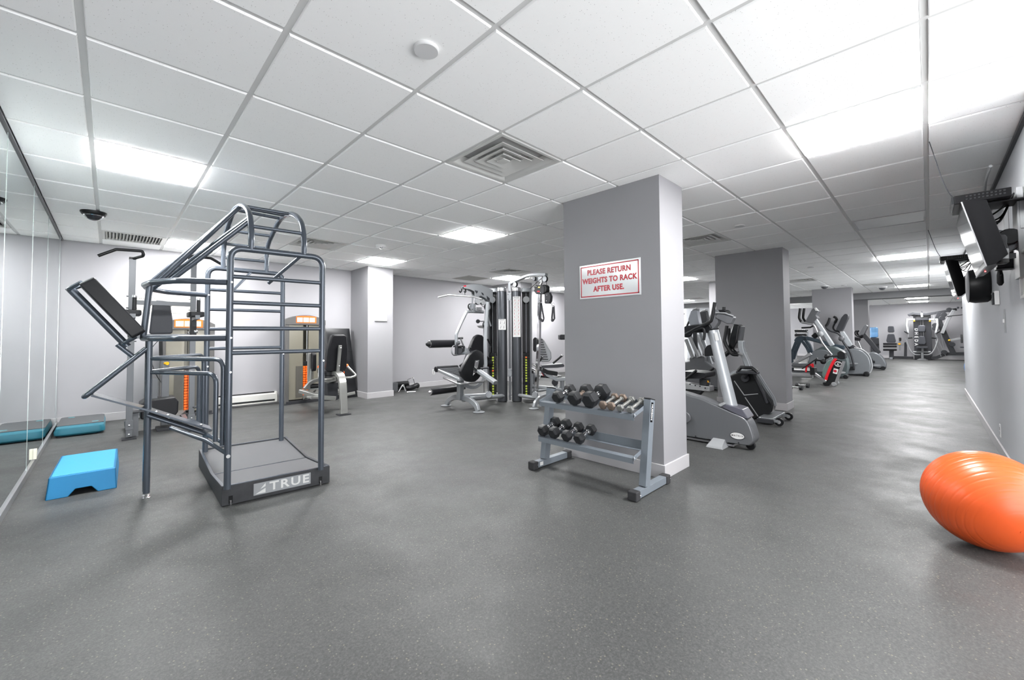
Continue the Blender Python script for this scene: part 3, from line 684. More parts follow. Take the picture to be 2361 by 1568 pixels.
# ================================================================== balls
def gym_ball(c, R, m, label, ax, name='exercise_ball', ribs=13):
    t = Th(name, label, 'ball', (c[0], c[1], 0)); pr = []; n = 260
    for k in range(n + 1):
        a = math.pi * k / n; h = -R * math.cos(a); q = R * math.sin(a)
        g_ = 0
        s = (k / n) * ribs * 1.0
        d = abs(s - round(s)) * n / ribs
        if .03 < k / n < .97 and d < 2.0: q *= 1 - .007 * (1 - d / 2); 
        pr.append((q, h))
    t.part('shell', m, G().lathe(pr, c, ax, 64)); 
    e = Vector(ax).normalized()
    t.part('valve_plug', m, G().cyl(Vector(c) + e * (R - .004), Vector(c) + e * (R + .001), .008, 12)); return t
M_OBALL = mat('orange_rubber_ball', (.62, .085, .016), .33, var=.03, spec=.5)
bc_ = V(3.385, -1.383, .242); d_ = ray(2358, 1228).normalized(); w_ = CAM - bc_
BAX = (CAM + d_ * (-w_.dot(d_) - math.sqrt(max(0, w_.dot(d_) ** 2 - w_.dot(w_) + .242 ** 2)))) - bc_
gym_ball((3.385, -1.383, .242), .242, M_OBALL, 'glossy orange exercise ball on the floor at the lower right', BAX, ribs=24)
gym_ball((13.9, -2.05, .33), .33, mat('blue_rubber_ball', (.05, .16, .40), .4), 'blue exercise ball half hidden behind the end of the right wall', V(0, .3, 1))

# ================================================================== dumbbell rack
t = Th('dumbbell_rack', 'pale grey two tier steel dumbbell rack standing against the front pillar', 'rack', (2.9, .65, 0))
M_RACK = mat('rack_grey_paint', (.165, .186, .21), .42, metal=.15, var=.05)
YA, YB = .205, 1.115
for y in (YA, YB):
    ft = t.part('foot_bar', M_RACK, G().beam([(2.66, y, .033), (3.12, y, .033)], .052, .05), bv=.002)
    for xa, xb in ((2.615, 2.675), (3.07, 3.13)):
        t.part('end_cap', M_RUBBER, G().box((xa, y - .034, 0), (xb, y + .034, .064)), under=ft, bv=.008)
        t.part('screw', M_CHROME, G().ball(((xa + xb) / 2 + .02, y - .035, .035), .005, 8, 4), under=ft)
    t.part('post', M_RACK, G().beam([(2.79, y, .058), (2.885, y, .645)], .052, .066, (1, 0, 0)), bv=.002)
    t.part('post_cap', M_BLACK, G().beam([(2.884, y, .644), (2.886, y, .652)], .054, .068, (1, 0, 0)), bv=.002)
t.part('sticker', M_PRINT, G().box((2.70, YB - .027, .02), (2.74, YB - .0265, .05)))
trays = []
for zt, xf in ((.553, 2.70), (.262, 2.685)):
    ya, yb = YA + .022, YB - .022
    xr = xf + .20; zr_ = zt + .05
    f_ = G().prism([(xf, ya, zt - .036), (xf + .003, ya, zt - .036), (xf + .003, ya, zt - .003), (xf + .04, ya, zt + .004), (xf + .04, ya, zt + .007), (xf, ya, zt)], (0, yb - ya, 0))
    t.part('front_rail', M_RACK, f_)
    r_ = G().prism([(xr, ya, zr_ - .034), (xr + .003, ya, zr_ - .034), (xr + .003, ya, zr_ + .03), (xr, ya, zr_ + .03)], (0, yb - ya, 0)).prism([(xr - .034, ya, zr_ - .038), (xr, ya, zr_ - .034), (xr, ya, zr_ - .031), (xr - .034, ya, zr_ - .035)], (0, yb - ya, 0))
    t.part('rear_rail', M_RACK, r_)
    for y, s in ((ya, 1), (yb, -1)):
        t.part('side_lip', M_RACK, G().prism([(xf, y, zt - .016), (xr, y, zr_ - .016), (xr, y, zr_ + .014), (xf, y, zt + .012)], (0, .003 * s, 0)))
        t.part('weld', M_CHROME, G().ball((xf + .01, y, zt + .002), .005, 8, 4))
# brand strip on the right post
p0, p1 = V(2.846, YA - .0335, .42), V(2.869, YA - .0335, .56)
ax = (p1 - p0).normalized()
sb = G().prism([V(2.850, YA - .0268, .492) + V(.016, 0, -.0025), V(2.8744, YA - .0268, .628) + V(.014, 0, -.0025), V(2.8744, YA - .0268, .628) - V(.014, 0, -.0025), V(2.850, YA - .0268, .492) - V(.014, 0, -.0025)], (0, -.001, 0))
t.part('name_strip', M_BLACKG, sb)
axv = (V(2.8744, 0, .628) - V(2.850, 0, .492)).normalized()
text('HUDSON', .026, mat('white_print', (.8, .8, .8), .4), 'lettering', frame(V(2.8622, YA - .0282, .56), -axv, (axv.z, 0, -axv.x)), .0003, t.o, off=.0006)
# ------------------------------------------------------------------ dumbbells
M_HEX = mat('hex_rubber', (.018, .019, .021), .42, var=.12, bump=.12, bscale=160)
M_RUST = mat('rusty_iron', (.20, .155, .125), .5, metal=.55, var=.35, scale=55, bump=.3, bscale=120)
M_IRON = mat('worn_chrome_iron', (.30, .30, .285), .35, metal=.75, var=.2, scale=60)
def hexring(x, r, rot=0): return [(x, r * math.cos(rot + k * math.pi / 3), r * math.sin(rot + k * math.pi / 3)) for k in range(6)]
def dumbbell(name, label, group, L, r, hl, m, mh, hr=.014, mark=True, rot=0):
    t = Th(name, label, 'dumbbell', (0, 0, 0), group)
    for s in (-1, 1):
        x1, x0 = s * L / 2, s * (L / 2 - hl)
        g = G().loft([hexring(x0 - s * .0, r * .55, rot), hexring(x0 + s * hl * .18, r, rot), hexring(x1 - s * hl * .16, r, rot), hexring(x1, r * .72, rot)])
        hd = t.part('head', m, g, bv=.0025)
        if mark: t.part('weight_mark', mat('faded_print', (.10, .10, .097), .5), G().box((x0 + s * hl * .30, -r * .26, r * .866), (x0 + s * hl * .62, r * .26, r * .866 + .0008)), under=hd)
    w = L / 2 - hl
    pr = [(hr * .95, -w - .002), (hr * 1.5, -w), (hr * 1.5, -w + .006), (hr * .85, -w + .010), (hr * .8, -w + .016), (hr * 1.08, -w * .35), (hr * 1.12, 0), (hr * 1.08, w * .35), (hr * .8, w - .016), (hr * .85, w - .010), (hr * 1.5, w - .006), (hr * 1.5, w), (hr * .95, w + .002)]
    t.part('handle', mh, G().lathe(pr, (0, 0, 0), (1, 0, 0), 18), 'chrome handle' if mh is M_CHROME else None); return t.o
def place(o, front, rear, L, label=None, group=None, ro=0):
    f, b = Vector(front), Vector(rear); c = (f + b) / 2; d = (b - f).normalized()
    q = d.to_track_quat('X', 'Z'); o.rotation_mode = 'QUATERNION'; o.rotation_quaternion = q; o.location = c
    if label: o['label'] = label
    if group: o['group'] = group
top, low = trays_ = ((.553, 2.70), (.262, 2.685))
def rackpos(tray, px, py, rad, L, yaw=0):
    # the front head's centre lies over the front rail; the bar runs back and up along the tray
    zt, xf = tray; sl = .05 / .20; n = V(-sl, 0, 1).normalized(); d = V(1, yaw, sl).normalized()
    xc = xf + .03; z0 = zt + sl * (xc - xf) + .006
    c = FX(px, py, xc); f = V(xc, c.y, z0 + rad * .87 * 1.0)
    return f, d
hg = 'black hex dumbbells on the rack'
specs = [ # tray, px, py, r, L, hl, label
 (0, 1287, 916, .050, .235, .078, 'leftmost black hex dumbbell on the upper shelf of the rack'), (0, 1325, 919, .057, .245, .083, 'second black hex dumbbell from the left on the upper shelf, with a rusty grip'),
 (0, 1361, 923, .064, .255, .092, 'largest black hex dumbbell, third from the left on the upper shelf'),
 (1, 1253, 995, .049, .235, .074, 'leftmost black hex dumbbell on the lower shelf of the rack'), (1, 1278, 1000, .049, .235, .074, 'second black hex dumbbell from the left on the lower shelf'),
 (1, 1307, 1004, .045, .225, .066, 'third black hex dumbbell from the left on the lower shelf'), (1, 1336, 1008, .045, .225, .066, 'rightmost black hex dumbbell on the lower shelf of the rack')]
for k, px, py, r, L, hl, lab in specs:
    o = dumbbell('hex_dumbbell', lab, hg, L, r, hl, M_HEX, M_RUST if 'rusty' in lab else M_CHROME)
    f, d = rackpos(trays_[k], px, py, r, L); c = f + d * (L / 2 - hl / 2)
    place(o, c - d, c + d, L)
for px, py, r, L, hl, m, lab in ((1392, 934, .033, .20, .034, M_RUST, 'rusty small iron dumbbell beside the largest black one'), (1411, 938, .033, .20, .034, M_RUST, 'second rusty small iron dumbbell on the upper shelf'),
        (1432, 943, .028, .195, .030, M_IRON, 'smaller silver iron dumbbell with a yellowish worn head'), (1455, 947, .028, .195, .030, M_IRON, 'rightmost small silver dumbbell on the upper shelf')):
    o = dumbbell('iron_dumbbell', lab, 'small iron dumbbells on the rack', L, r, hl, m, M_IRON, hr=.0115, mark=False)
    f, d = rackpos(trays_[0], px, py, r, L); c = f + d * (L / 2 - hl / 2 - .01); place(o, c - d, c + d, L)
# dumbbells on the floor near the second pillar
for (x, y, rz, lab) in ((9.85, .58, 1.35, 'chrome handled hex dumbbell on the floor, nearest of those beside the second pillar'), (10.35, .56, 1.45, 'hex dumbbell on the floor farthest right beside the second pillar'), (10.25, .98, 1.5, 'hex dumbbell on the floor just emerging behind the second pillar')):
    o = dumbbell('hex_dumbbell', lab, 'hex dumbbells on the floor', .24, .055, .06, M_HEX, M_CHROME, mark=False)
    d = V(math.cos(rz), math.sin(rz), 0); c = V(x, y, .055 * .87) + d * .09; place(o, c - d, c + d, .24)
# ================================================================== chin up and dip station
YP = 4.97; xl, xr_ = .275, .82
t = Th('dip_station', 'grey steel chin up and dip station with black grips behind the stretching cage', 'exercise machine', (.55, 5.1, 0))
for x, s in ((xl, -1), (xr_, 1)):
    po = t.part('post', M_STEEL, G().beam([(x, YP, .02), (x, YP, 1.93), (x + .0, YP, 1.985)], .055, .055, (0, 1, 0)), bv=.003)
    t.part('base_plate', M_DGREY, G().box((x - .06, YP - .10, 0), (x + .06, YP + .06, .012)), under=po)
    t.part('joint_plate', M_STEEL, G().box((x - .033, YP - .034, .10), (x + .033, YP + .034, .20)), under=po, bv=.002)
    for z in (.05, .15): t.part('bolt', M_CHROME, G().ball((x, YP - .036, z), .011, 10, 5), under=po)
    for z in (1.07, 1.17, 1.44, 1.57):
        t.part('bolt', M_CHROME, G().cyl((x - .045, YP, z), (x + .045, YP, z), .007, 8), under=po)
    t.part('post_cap', M_BLACK, G().box((x - .03, YP - .03, 1.985), (x + .03, YP + .03, 2.005)), under=po)
    t.part('base_rail', M_STEEL, G().beam(smooth_path([(x, YP + .02, .085), (x + .02 * -s, YP + .25, .07), (x, YP + .75, .06)], 6), .05, .06), bv=.002)
    # chin bar
    A = V(x, YP, 1.99)
    if s < 0: P = [A, FY(331, 590, YP - .18), FY(330, 579, YP - .18), FY(268, 575, YP - .18), FY(226, 590, YP - .18)]
    else: P = [A, V(x - .06, YP - .18, 2.01), V(x - .06, YP - .18, 2.06), V(x + .14, YP - .18, 2.06), V(x + .30, YP - .18, 1.97)]
    t.part('chin_bar', M_BLACK, G().tube(P, .0155, 12, fillet=.03))
    # dip arm, elbow pad and grip
    t.part('dip_arm', M_STEEL, G().beam([(x, YP, 1.20), (x, YP - .12, 1.33), (x, YP - .38, 1.34)], .045, .045), bv=.002)
    t.part('elbow_pad', M_VINYL, G().prism(fil([(x - .07, YP - .05, 1.345), (x + .07, YP - .05, 1.345), (x + .07, YP - .36, 1.345), (x - .07, YP - .36, 1.345)], .03, 3, True), (0, 0, .06)), bv=.012, seg=3)
    t.part('grip', M_BLACK, G().cyl((x + .012, YP - .33, 1.36), (x + .012, YP - .33, 1.535), .019, 14, ch=.003)); t.part('grip_cap', M_CHROME, G().cyl((x + .012, YP - .33, 1.535), (x + .012, YP - .33, 1.56), .021, 14, ch=.003))
    t.part('selector_knob', M_CHROME, G().ball((x + .02, YP - .06, 1.18), .027, 12, 8)); t.part('rubber_stop', M_BLACK, G().box((x - .03, YP - .07, 1.12), (x + .03, YP - .03, 1.32)), bv=.006)
for z in (1.505, 1.125): t.part('cross_bar', M_STEEL, G().beam([(xl + .027, YP, z), (xr_ - .027, YP, z)], .045, .05), bv=.002)
q = t.part('step_post', M_STEEL, G().beam([(.90, YP - .02, .0), (.90, YP - .02, .27)], .06, .05, (0, 1, 0)), bv=.002)
t.part('step_plate', M_DGREY, G().lathe([(0, 0), (.07, 0), (.075, .006), (.07, .012), (0, .012)], (.90, YP - .02, .27), n=24), under=q)
q = t.part('step_post', M_STEEL, G().beam([(xl + .05, YP + .08, .0), (xl + .05, YP + .08, .27)], .06, .05, (0, 1, 0)), bv=.002)
t.part('step_plate', M_DGREY, G().lathe([(0, 0), (.07, 0), (.075, .006), (.07, .012), (0, .012)], (xl + .05, YP + .08, .27), n=24), under=q)

# ================================================================== selectorised machines
M_SHROUD = mat('beige_shroud', (.21, .195, .155), .3, metal=.25, var=.04, coat=.4)
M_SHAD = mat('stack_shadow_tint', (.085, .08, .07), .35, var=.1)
M_PGREY = mat('taupe_grey_frame', (.11, .107, .105), .4, metal=.25, var=.05)
M_PSIL = mat('satin_silver_frame', (.30, .30, .285), .3, metal=.6, var=.05)
def tower(t, x0, x1, y, H, nslot, pin):
    w = x1 - x0; xc = (x0 + x1) / 2; D = .26
    for x in (x0 + .03, x1 - .03):
        t.part('upright', M_PGREY, G().beam([(x, y + .04, .01), (x, y + .04, H - .10)], .06, .09, (0, 1, 0)), bv=.006)
        t.part('foot_plate', M_DGREY, G().box((x - .05, y - .05, 0), (x + .05, y + .12, .014)))
    arc = [V(x0 - .004 + w * 1.012 * k / 12, y - .012, H - .085 + .085 * math.sin(math.pi * k / 12) ** .8) for k in range(13)]
    t.part('top_cap', M_PGREY, G().prism([V(x0 - .004, y - .012, H - .17)] + arc + [V(x1 + .004, y - .012, H - .17)], (0, .15, 0)), bv=.008)
    # instruction placard following the arc
    pl = [V(xc - .16, y - .0135, H - .135)] + [V(xc - .16 + .32 * k / 6, y - .0135, H - .028 + .012 * math.sin(math.pi * k / 6)) for k in range(7)] + [V(xc + .16, y - .0135, H - .135)]
    pc = t.part('placard', M_ORANGE, G().prism(pl, (0, -.002, 0)), 'orange edged instruction placard')
    for k in range(3): t.part('instruction_panel', M_PRINT, G().box((xc - .145 + k * .098, y - .0165, H - .12), (xc - .058 + k * .098, y - .0155, H - .045)), under=pc)
    g = G()
    for k in range(3): g.box((xc - .125 + k * .098, y - .0172, H - .085), (xc - .105 + k * .098, y - .0166, H - .065)).box((xc - .13 + k * .098, y - .0172, H - .102), (xc - .075 + k * .098, y - .0166, H - .096))
    t.part('placard_print', M_GTXT, g, under=pc)
    t.part('shroud', M_SHROUD, G().prism([V(x0 + .06, y + .05, .07), V(x0 + .06, y + .015, .07), V(xc - .07, y, .07), V(xc - .044, y, .07), V(xc - .044, y + .05, .07)], (0, 0, H - .24)).prism([V(xc + .044, y + .05, .07), V(xc + .044, y, .07), V(xc + .07, y, .07), V(x1 - .06, y + .015, .07), V(x1 - .06, y + .05, .07)], (0, 0, H - .24)), bv=.004)
    for a_, b_ in ((-.15, -.05), (.05, .13)): t.part('stack_shadow_patch', M_SHAD, G().box((xc + a_, y - .001, .10), (xc + b_, y + .004, .62)))  # dark patches painted on for the weights' shadow through the smoky shroud
    t.part('rear_shroud', M_SHROUD, G().box((x0 + .05, y + .20, .06), (x1 - .05, y + .22, H - .1)))
    t.part('base_tray', M_DGREY, G().box((x0 + .02, y - .02, .0), (x1 - .02, y + .22, .05)), bv=.004)
    for dx in (-.045, .045): t.part('guide_rod', M_CHROME, G().cyl((xc + dx, y + .09, .05), (xc + dx, y + .09, H - .12), .008, 10))
    t.part('cable', M_BLACK, G().tube([(xc, y + .09, .78), (xc, y + .09, H - .12)], .004, 6))
    for k in range(nslot):
        z = .09 + k * .038
        pl_ = t.part('weight_plate', M_DGREY, G().box((xc - .12, y + .05, z), (xc + .12, y + .15, z + .035)), bv=.002)
        t.part('number_tab', M_ORANGE, G().box((xc - .038, y + .002, z + .003), (xc - .004, y + .052, z + .033)).box((xc + .004, y + .002, z + .003), (xc + .038, y + .052, z + .033)), 'orange number tab', under=pl_)
    z = .09 + nslot * .038
    t.part('head_plate', M_BLACK, G().box((xc - .04, y + .0, z), (xc + .04, y + .10, z + .07)).box((xc - .10, y + .05, z), (xc + .10, y + .13, z + .035)), bv=.003)
    t.part('selector_pin', M_YELLOW, G().cyl((xc + .045, y - .02, .09 + pin * .038), (xc + .03, y + .05, .09 + pin * .038), .012, 10), 'yellow selector pin')
# left machine
t = Th('weight_stack_machine', 'beige weight stack machine with black pads half hidden behind the dip station', 'exercise machine', (.75, 5.8, 0))
tower(t, .60, 1.21, 6.10, 1.385, 14, 5)
t.part('backrest_post', M_BLACK, G().beam([(.555, 5.28, .86), (.545, 5.28, 1.2)], .035, .035, (0, 1, 0)), bv=.002)
bp_ = [FY(344, 771, 5.22), FY(352, 700, 5.22), FY(360, 692, 5.22), FY(384, 693, 5.22), FY(394, 706, 5.22), FY(399, 740, 5.22), FY(398, 770, 5.22)]
t.part('backrest', M_GVINYL, G().prism(fil(bp_, .03, 4, True), (0, .075, 0)), bv=.018, seg=4)
sp = [FY(324, 968, 5.1), FY(323, 932, 5.1), FY(338, 923, 5.1), FY(404, 916, 5.1), FY(412, 925, 5.1), FY(411, 950, 5.1), FY(405, 958, 5.1)]
t.part('seat_pad', M_VINYL, G().prism(fil(sp, .02, 4, True), (0, .32, 0)), bv=.02, seg=4)
t.part('seat_post', M_STEEL, G().beam([(.60, 5.30, .05), (.60, 5.30, .86)], .07, .07, (0, 1, 0)), bv=.003)
t.part('front_post', M_STEEL, G().beam([(.50, 5.22, .38), (.50, 5.22, .62)], .05, .05, (0, 1, 0)), bv=.003)
t.part('adjuster_knob', M_YELLOW, G().cyl(FY(380, 838, 5.26), FY(386, 838, 5.22), .014, 12, r2=.02), 'yellow adjuster knob')
t.part('frame_rail', M_PGREY, G().beam([(.60, 5.28, .06), (.75, 5.7, .06), (.85, 6.1, .06)], .08, .06), bv=.004)
t.part('chrome_rod', M_CHROME, G().cyl((.43, 5.3, .40), (.43, 5.3, 1.10), .009, 10)); t.part('cable', M_BLACK, G().tube(smooth_path([(.56, 5.27, 1.12), (.46, 5.27, .95), (.50, 5.27, .70), (.60, 5.4, .5)], 6), .004, 6))
t.part('foot', M_DGREY, G().box((.52, 5.16, 0), (.68, 5.40, .03)), bv=.004)
# right machine: hip abductor
t = Th('weight_stack_machine', 'beige weight stack machine with orange tipped handles beside the black mat', 'exercise machine', (2.5, 5.6, 0))
tower(t, 2.165, 2.80, 6.13, 1.475, 14, 12)
X = 2.5
t.part('rear_leg', M_PSIL, G().beam(smooth_path([V(2.5, 5.02, .56), V(2.5, 4.78, .57), V(2.5, 4.66, .47), V(2.5, 4.62, .25), V(2.5, 4.60, .015)], 6), .10, .055, (0, 0, 1)), bv=.006)
t.part('foot_plate', M_DGREY, G().box((2.42, 4.54, 0), (2.58, 4.68, .014)))
t.part('main_beam', M_PSIL, G().beam([V(2.5, 4.8, .50), V(2.5, 5.35, .40), V(2.47, 6.1, .09)], .08, .07), bv=.005)
t.part('backrest_post', M_PSIL, G().beam([V(2.5, 4.84, .52), V(2.5, 4.74, .98)], .045, .03, (0, 1, 0)), bv=.003)
c0, c1 = V(2.5, 4.86, .60), V(2.5, 4.77, 1.13)
d = (c1 - c0); ou = [c0 + V(-.15, 0, .03), c0 + V(-.13, 0, 0), c0 + V(.13, 0, 0), c0 + V(.15, 0, .03), c0 + d * .6 + V(.145, 0, 0), c1 + V(.11, 0, -.02), c1 + V(.08, 0, 0), c1 + V(-.08, 0, 0), c1 + V(-.11, 0, -.02), c0 + d * .6 + V(-.145, 0, 0)]
t.part('backrest', M_VINYL, G().prism(fil(ou, .04, 4, True), (0, .085, .012)), bv=.02, seg=4)
for z in (.12, .38): t.part('bolt', M_CHROME, G().ball(V(2.5, 4.80 - z * .2 - .01, .56 + z), .012, 8, 5))
t.part('seat_pad', M_VINYL, G().prism(fil([V(2.35, 4.92, .53), V(2.65, 4.92, .53), V(2.62, 5.33, .55), V(2.38, 5.33, .55)], .06, 5, True), (0, 0, .075)), bv=.02, seg=4)
for s in (-1, 1):
    hd = t.part('handle', M_PSIL, G().tube([V(2.5, 4.86, .50), V(2.5 + s * .18, 4.78, .50), V(2.5 + s * .27, 4.80, .52), V(2.5 + s * .205, 4.98, .66)], .016, 10, fillet=.04))
    t.part('handle_tip', M_ORANGE, G().ball(V(2.5 + s * .20, 4.985, .665), .028, 12, 8), 'orange handle tip', under=hd)
    t.part('thigh_arm', M_PSIL, G().beam([V(2.5 + s * .05, 5.3, .32), V(2.5 + s * .20, 5.40, .33), V(2.5 + s * .18, 5.42, .62)], .05, .05, (0, 1, 0)), bv=.003)
    t.part('knee_pad', M_VINYL, G().prism(fil([V(2.5 + s * .12, 5.33, .58), V(2.5 + s * .12, 5.50, .58), V(2.5 + s * .12, 5.50, .86), V(2.5 + s * .12, 5.33, .86)], .04, 4, True), (s * .06, 0, 0)), bv=.012, seg=3)
    t.part('knee_pad_post', M_PSIL, G().beam([V(2.5 + s * .20, 5.42, .45), V(2.5 + s * .20, 5.42, .86)], .035, .05, (0, 1, 0)), bv=.003)
    t.part('foot_rest', M_PSIL, G().beam([V(2.5 + s * .10, 5.25, .30), V(2.5 + s * .22, 5.05, .22), V(2.5 + s * .34, 5.0, .24)], .09, .03), bv=.004)
t.part('linkage', M_PSIL, G().beam([V(2.28, 5.05, .25), V(2.5, 5.2, .22), V(2.72, 5.05, .25)], .06, .04), bv=.004)
t.part('linkage_housing', M_DGREY, G().box((2.42, 5.0, .16), (2.58, 5.3, .42)), bv=.01)
t.part('side_arm', M_PSIL, G().beam([V(2.16, 5.35, .30), V(2.36, 5.0, .22), V(2.5, 4.9, .20)], .08, .05), bv=.004)
t.part('curved_arm', M_PSIL, G().beam(smooth_path([V(2.2, 5.3, .33), V(2.3, 5.32, .42), V(2.45, 5.3, .47)], 5), .04, .05), bv=.004)
t.part('lower_pad', M_BLACK, G().cyl((2.30, 5.35, .36), (2.44, 5.30, .36), .035, 14)); t.part('orange_knob', M_ORANGE, G().ball(V(2.66, 5.02, .56), .022, 10, 6), 'orange knob')
# ------------------------------------------------------------------ folded gym mat
t = Th('folded_mat', 'tall black folded gym mat leaning against the back wall by the notice pillar', 'gym mat', (3.1, 6.3, 0))
def mp(u, z, k=0): return V(2.83 + .48 * u + .07 * max(0, 1 - z / 1.26) * u, 6.13 + .20 * z / 1.26 + k, z)
nz_, nx_ = 26, 14; rings = []
rnd = random.Random(3)
for k in range(nz_ + 1):
    z = .006 + 1.25 * k / nz_; r = []
    for i in range(nx_ + 1):
        u = i / nx_
        b = math.sin(z * 17 + u * 2.2) * .010 * u + math.sin(z * 33 + u * 5) * .004 * u
        e = min(1, min(u, 1 - u) / .06, min(k, nz_ - k) / 1.5)
        r.append(mp(u, z, -.012 * e - b * e))
    for i in range(nx_, -1, -1): r.append(mp(i / nx_, z, .10))
    rings.append(r)
t.part('cover', mat('black_mat_vinyl', (.010, .0105, .012), .33, var=.1, bump=.1, bscale=30), G().loft(rings))
for z in (.42, .84): t.part('fold_seam', M_BLACK, G().tube([mp(u / 8, z, -.02) + V(0, .006, 0) for u in range(9)], .004, 6))
# ------------------------------------------------------------------ cable attachments on the floor
t = Th('cable_bar', 'small chrome V shaped cable handle on the floor behind the notice pillar', 'handle', (4.25, 6.0, 0))
def fpt(x, y, z=0): return FZ(x, y, z)
a = fpt(919, 905); b = fpt(935, 904); top_ = V((a.x + b.x) / 2 + .02, (a.y + b.y) / 2, .16)
t.part('bar', M_CHROME, G().tube([a + V(0, 0, .015), top_, b + V(0, 0, .015)], .013, 10, fillet=.02)); t.part('eyelet', M_CHROME, G().tube([top_ + V(0, -.01, -.03) + V(.02 * math.cos(q), 0, .02 * math.sin(q)) for q in [2 * math.pi * k / 10 for k in range(10)]], .005, 6, closed=True))
c = fpt(930, 900)
one('foam_roller_grip', M_BLACK, G().cyl(c + V(-.16, .10, .12), c + V(.16, .07, .12), .055, 18, ch=.006).cyl(c + V(-.12, .12, .05), c + V(.12, .10, .05), .049, 16, ch=.006), 'black foam grips lying on the floor behind the notice pillar', 'grip')
c = fpt(950, 900)
t = Th('ankle_strap', 'black padded strap with a metal ring lying on the floor near the multi gym', 'strap', c)
t.part('padding', M_VINYL, G().tube(smooth_path([c + V(-.10, .05, .05), c + V(0, .0, .06), c + V(.13, .03, .09), c + V(.2, .12, .06)], 6), .05, 10)); t.part('ring', M_CHROME, G().tube([c + V(-.07, .05, .22), c + V(.05, .05, .26), c + V(.10, .05, .10), c + V(-.03, .05, .10)], .007, 8, closed=True))
one('straight_bar', M_CHROME, G().tube([fpt(938, 904, .012), fpt(958, 903, .012)], .011, 10), 'short chrome cable bar lying flat on the floor', 'handle')
one('grey_block', M_MGREY, G().box((4.02, 6.30, 0), (4.30, 6.455, .17)), 'grey metal box on the floor behind the notice pillar', 'box', bv=.006)
# ================================================================== multi gym
t = Th('multi_gym', 'silver and black multi gym with two dark column towers in the middle of the room', 'exercise machine', (4.6, 3.7, 0))
CP = V(4.92, 3.69, 0)
def D_(x, y, dz=0):                          # on the plane of the towers, facing the camera
    return FD(x, y, CP)
vf = V(.71, .70, 0)                          # away from the camera
lf = V(-.70, .71, 0)                         # to the left in view
M_COL = mat('gunmetal_column', (.10, .105, .115), .3, metal=.75, var=.18, aniso=True)
def ground(x, y): p = FZ(x, y, 0); return V(p.x, p.y, 0)
HT = 1.845
def halfcol(c, r, z0, z1, flip=1):
    pts = [c + lf * (-math.cos(math.pi * k / 14) * r) - vf * (math.sin(math.pi * k / 14) * r * .9) for k in range(15)]
    pts += [c + lf * r + vf * .03, c - lf * r + vf * .03]
    return G().prism([p + V(0, 0, z0) for p in pts], (0, 0, z1 - z0))
cols_ = []
for side, cx0, in ((1, D_(1158.5, 920)), (-1, D_(1192, 920))):
    c = V(cx0.x, cx0.y, 0) + vf * .05
    t.part('column_shroud', M_COL, halfcol(c, .083, .012, HT), bv=.002)
    t.part('column_cap', M_ALU, halfcol(c, .085, HT, HT + .075), bv=.012, seg=3)
    t.part('column_foot', M_BLACK, halfcol(c, .075, 0, .012))
    # stack bay beside the column: white topped hood, rails, plates
    o = c + lf * (side * .168) + vf * .06
    def q(a, b, z): return o + lf * (side * a) + vf * b + V(0, 0, z)
    t.part('bay_rail', M_STEEL, G().prism([q(.055, -.05, .04), q(.085, -.05, .04), q(.085, .16, .04), q(.055, .16, .04)], (0, 0, HT - .02)), bv=.003)
    t.part('bay_back', M_BLACKG, G().prism([q(-.07, .14, .04), q(.06, .14, .04), q(.06, .16, .04), q(-.07, .16, .04)], (0, 0, HT - .02)))
    t.part('bay_hood', M_SILVER, G().prism(fil([q(-.08, -.06, HT), q(.088, -.06, HT), q(.088, .165, HT), q(-.08, .165, HT)], .02, 3, True), (0, 0, .07), taper=.9), bv=.008)
    for b in (.03, .09): t.part('guide_rod', M_CHROME, G().cyl(q(0, b, .05), q(0, b, HT), .007, 8))
    n = 15; zb = .10
    for k in range(n):
        z = zb + k * .044
        pl_ = t.part('weight_plate', M_BLACK, G().prism([q(-.062, -.03, z), q(.05, -.03, z), q(.05, .13, z), q(-.062, .13, z)], (0, 0, .040)), bv=.002)
        if not (side < 0 and k == 4): t.part('number_tab', mat('lime_tab', (.46, .55, .06), .5), G().prism([q(-.022, -.0305, z + .006), q(.006, -.0305, z + .006), q(.006, -.0312, z + .006), q(-.022, -.0312, z + .006)], (0, 0, .028)), 'lime green number tab', under=pl_)
    t.part('selector_pin', mat('orange_pin', (.75, .12, .03), .4), G().cyl(q(-.008, -.055, zb + (9 if side > 0 else 14) * .044 + .02), q(-.008, -.03, zb + (9 if side > 0 else 14) * .044 + .02), .014, 10), 'orange selector pin')
    t.part('head_plate', M_BLACK, G().prism([q(-.05, -.03, zb + n * .044), q(.045, -.03, zb + n * .044), q(.045, .12, zb + n * .044), q(-.05, .12, zb + n * .044)], (0, 0, .05)), bv=.003)
    # top pulley in the bay
    t.part('bay_pulley', M_LGREY, G().cyl(q(.0, -.045, HT - .13), q(.0, -.025, HT - .13), .055, 20))
cm = D_(1176, 920); cm = V(cm.x, cm.y, 0) + vf * .07
t.part('centre_post', M_STEEL, G().beam([cm + V(0, 0, .02), cm + V(0, 0, 1.86)], .035, .035, tuple(vf)), bv=.004)
for z in (.42, 1.70): t.part('mounting_plate', M_SILVER, G().prism([cm + lf * .03 + V(0, 0, z), cm - lf * .03 + V(0, 0, z), cm - lf * .03 + V(0, 0, z + .13), cm + lf * .03 + V(0, 0, z + .13)], -vf * .03))
for dx in (-.02, .02):
    for z in (.08, .12, .44, .53, 1.72, 1.80): t.part('bolt', M_CHROME, G().ball(cm + lf * dx - vf * .032 + V(0, 0, z), .008, 8, 4))
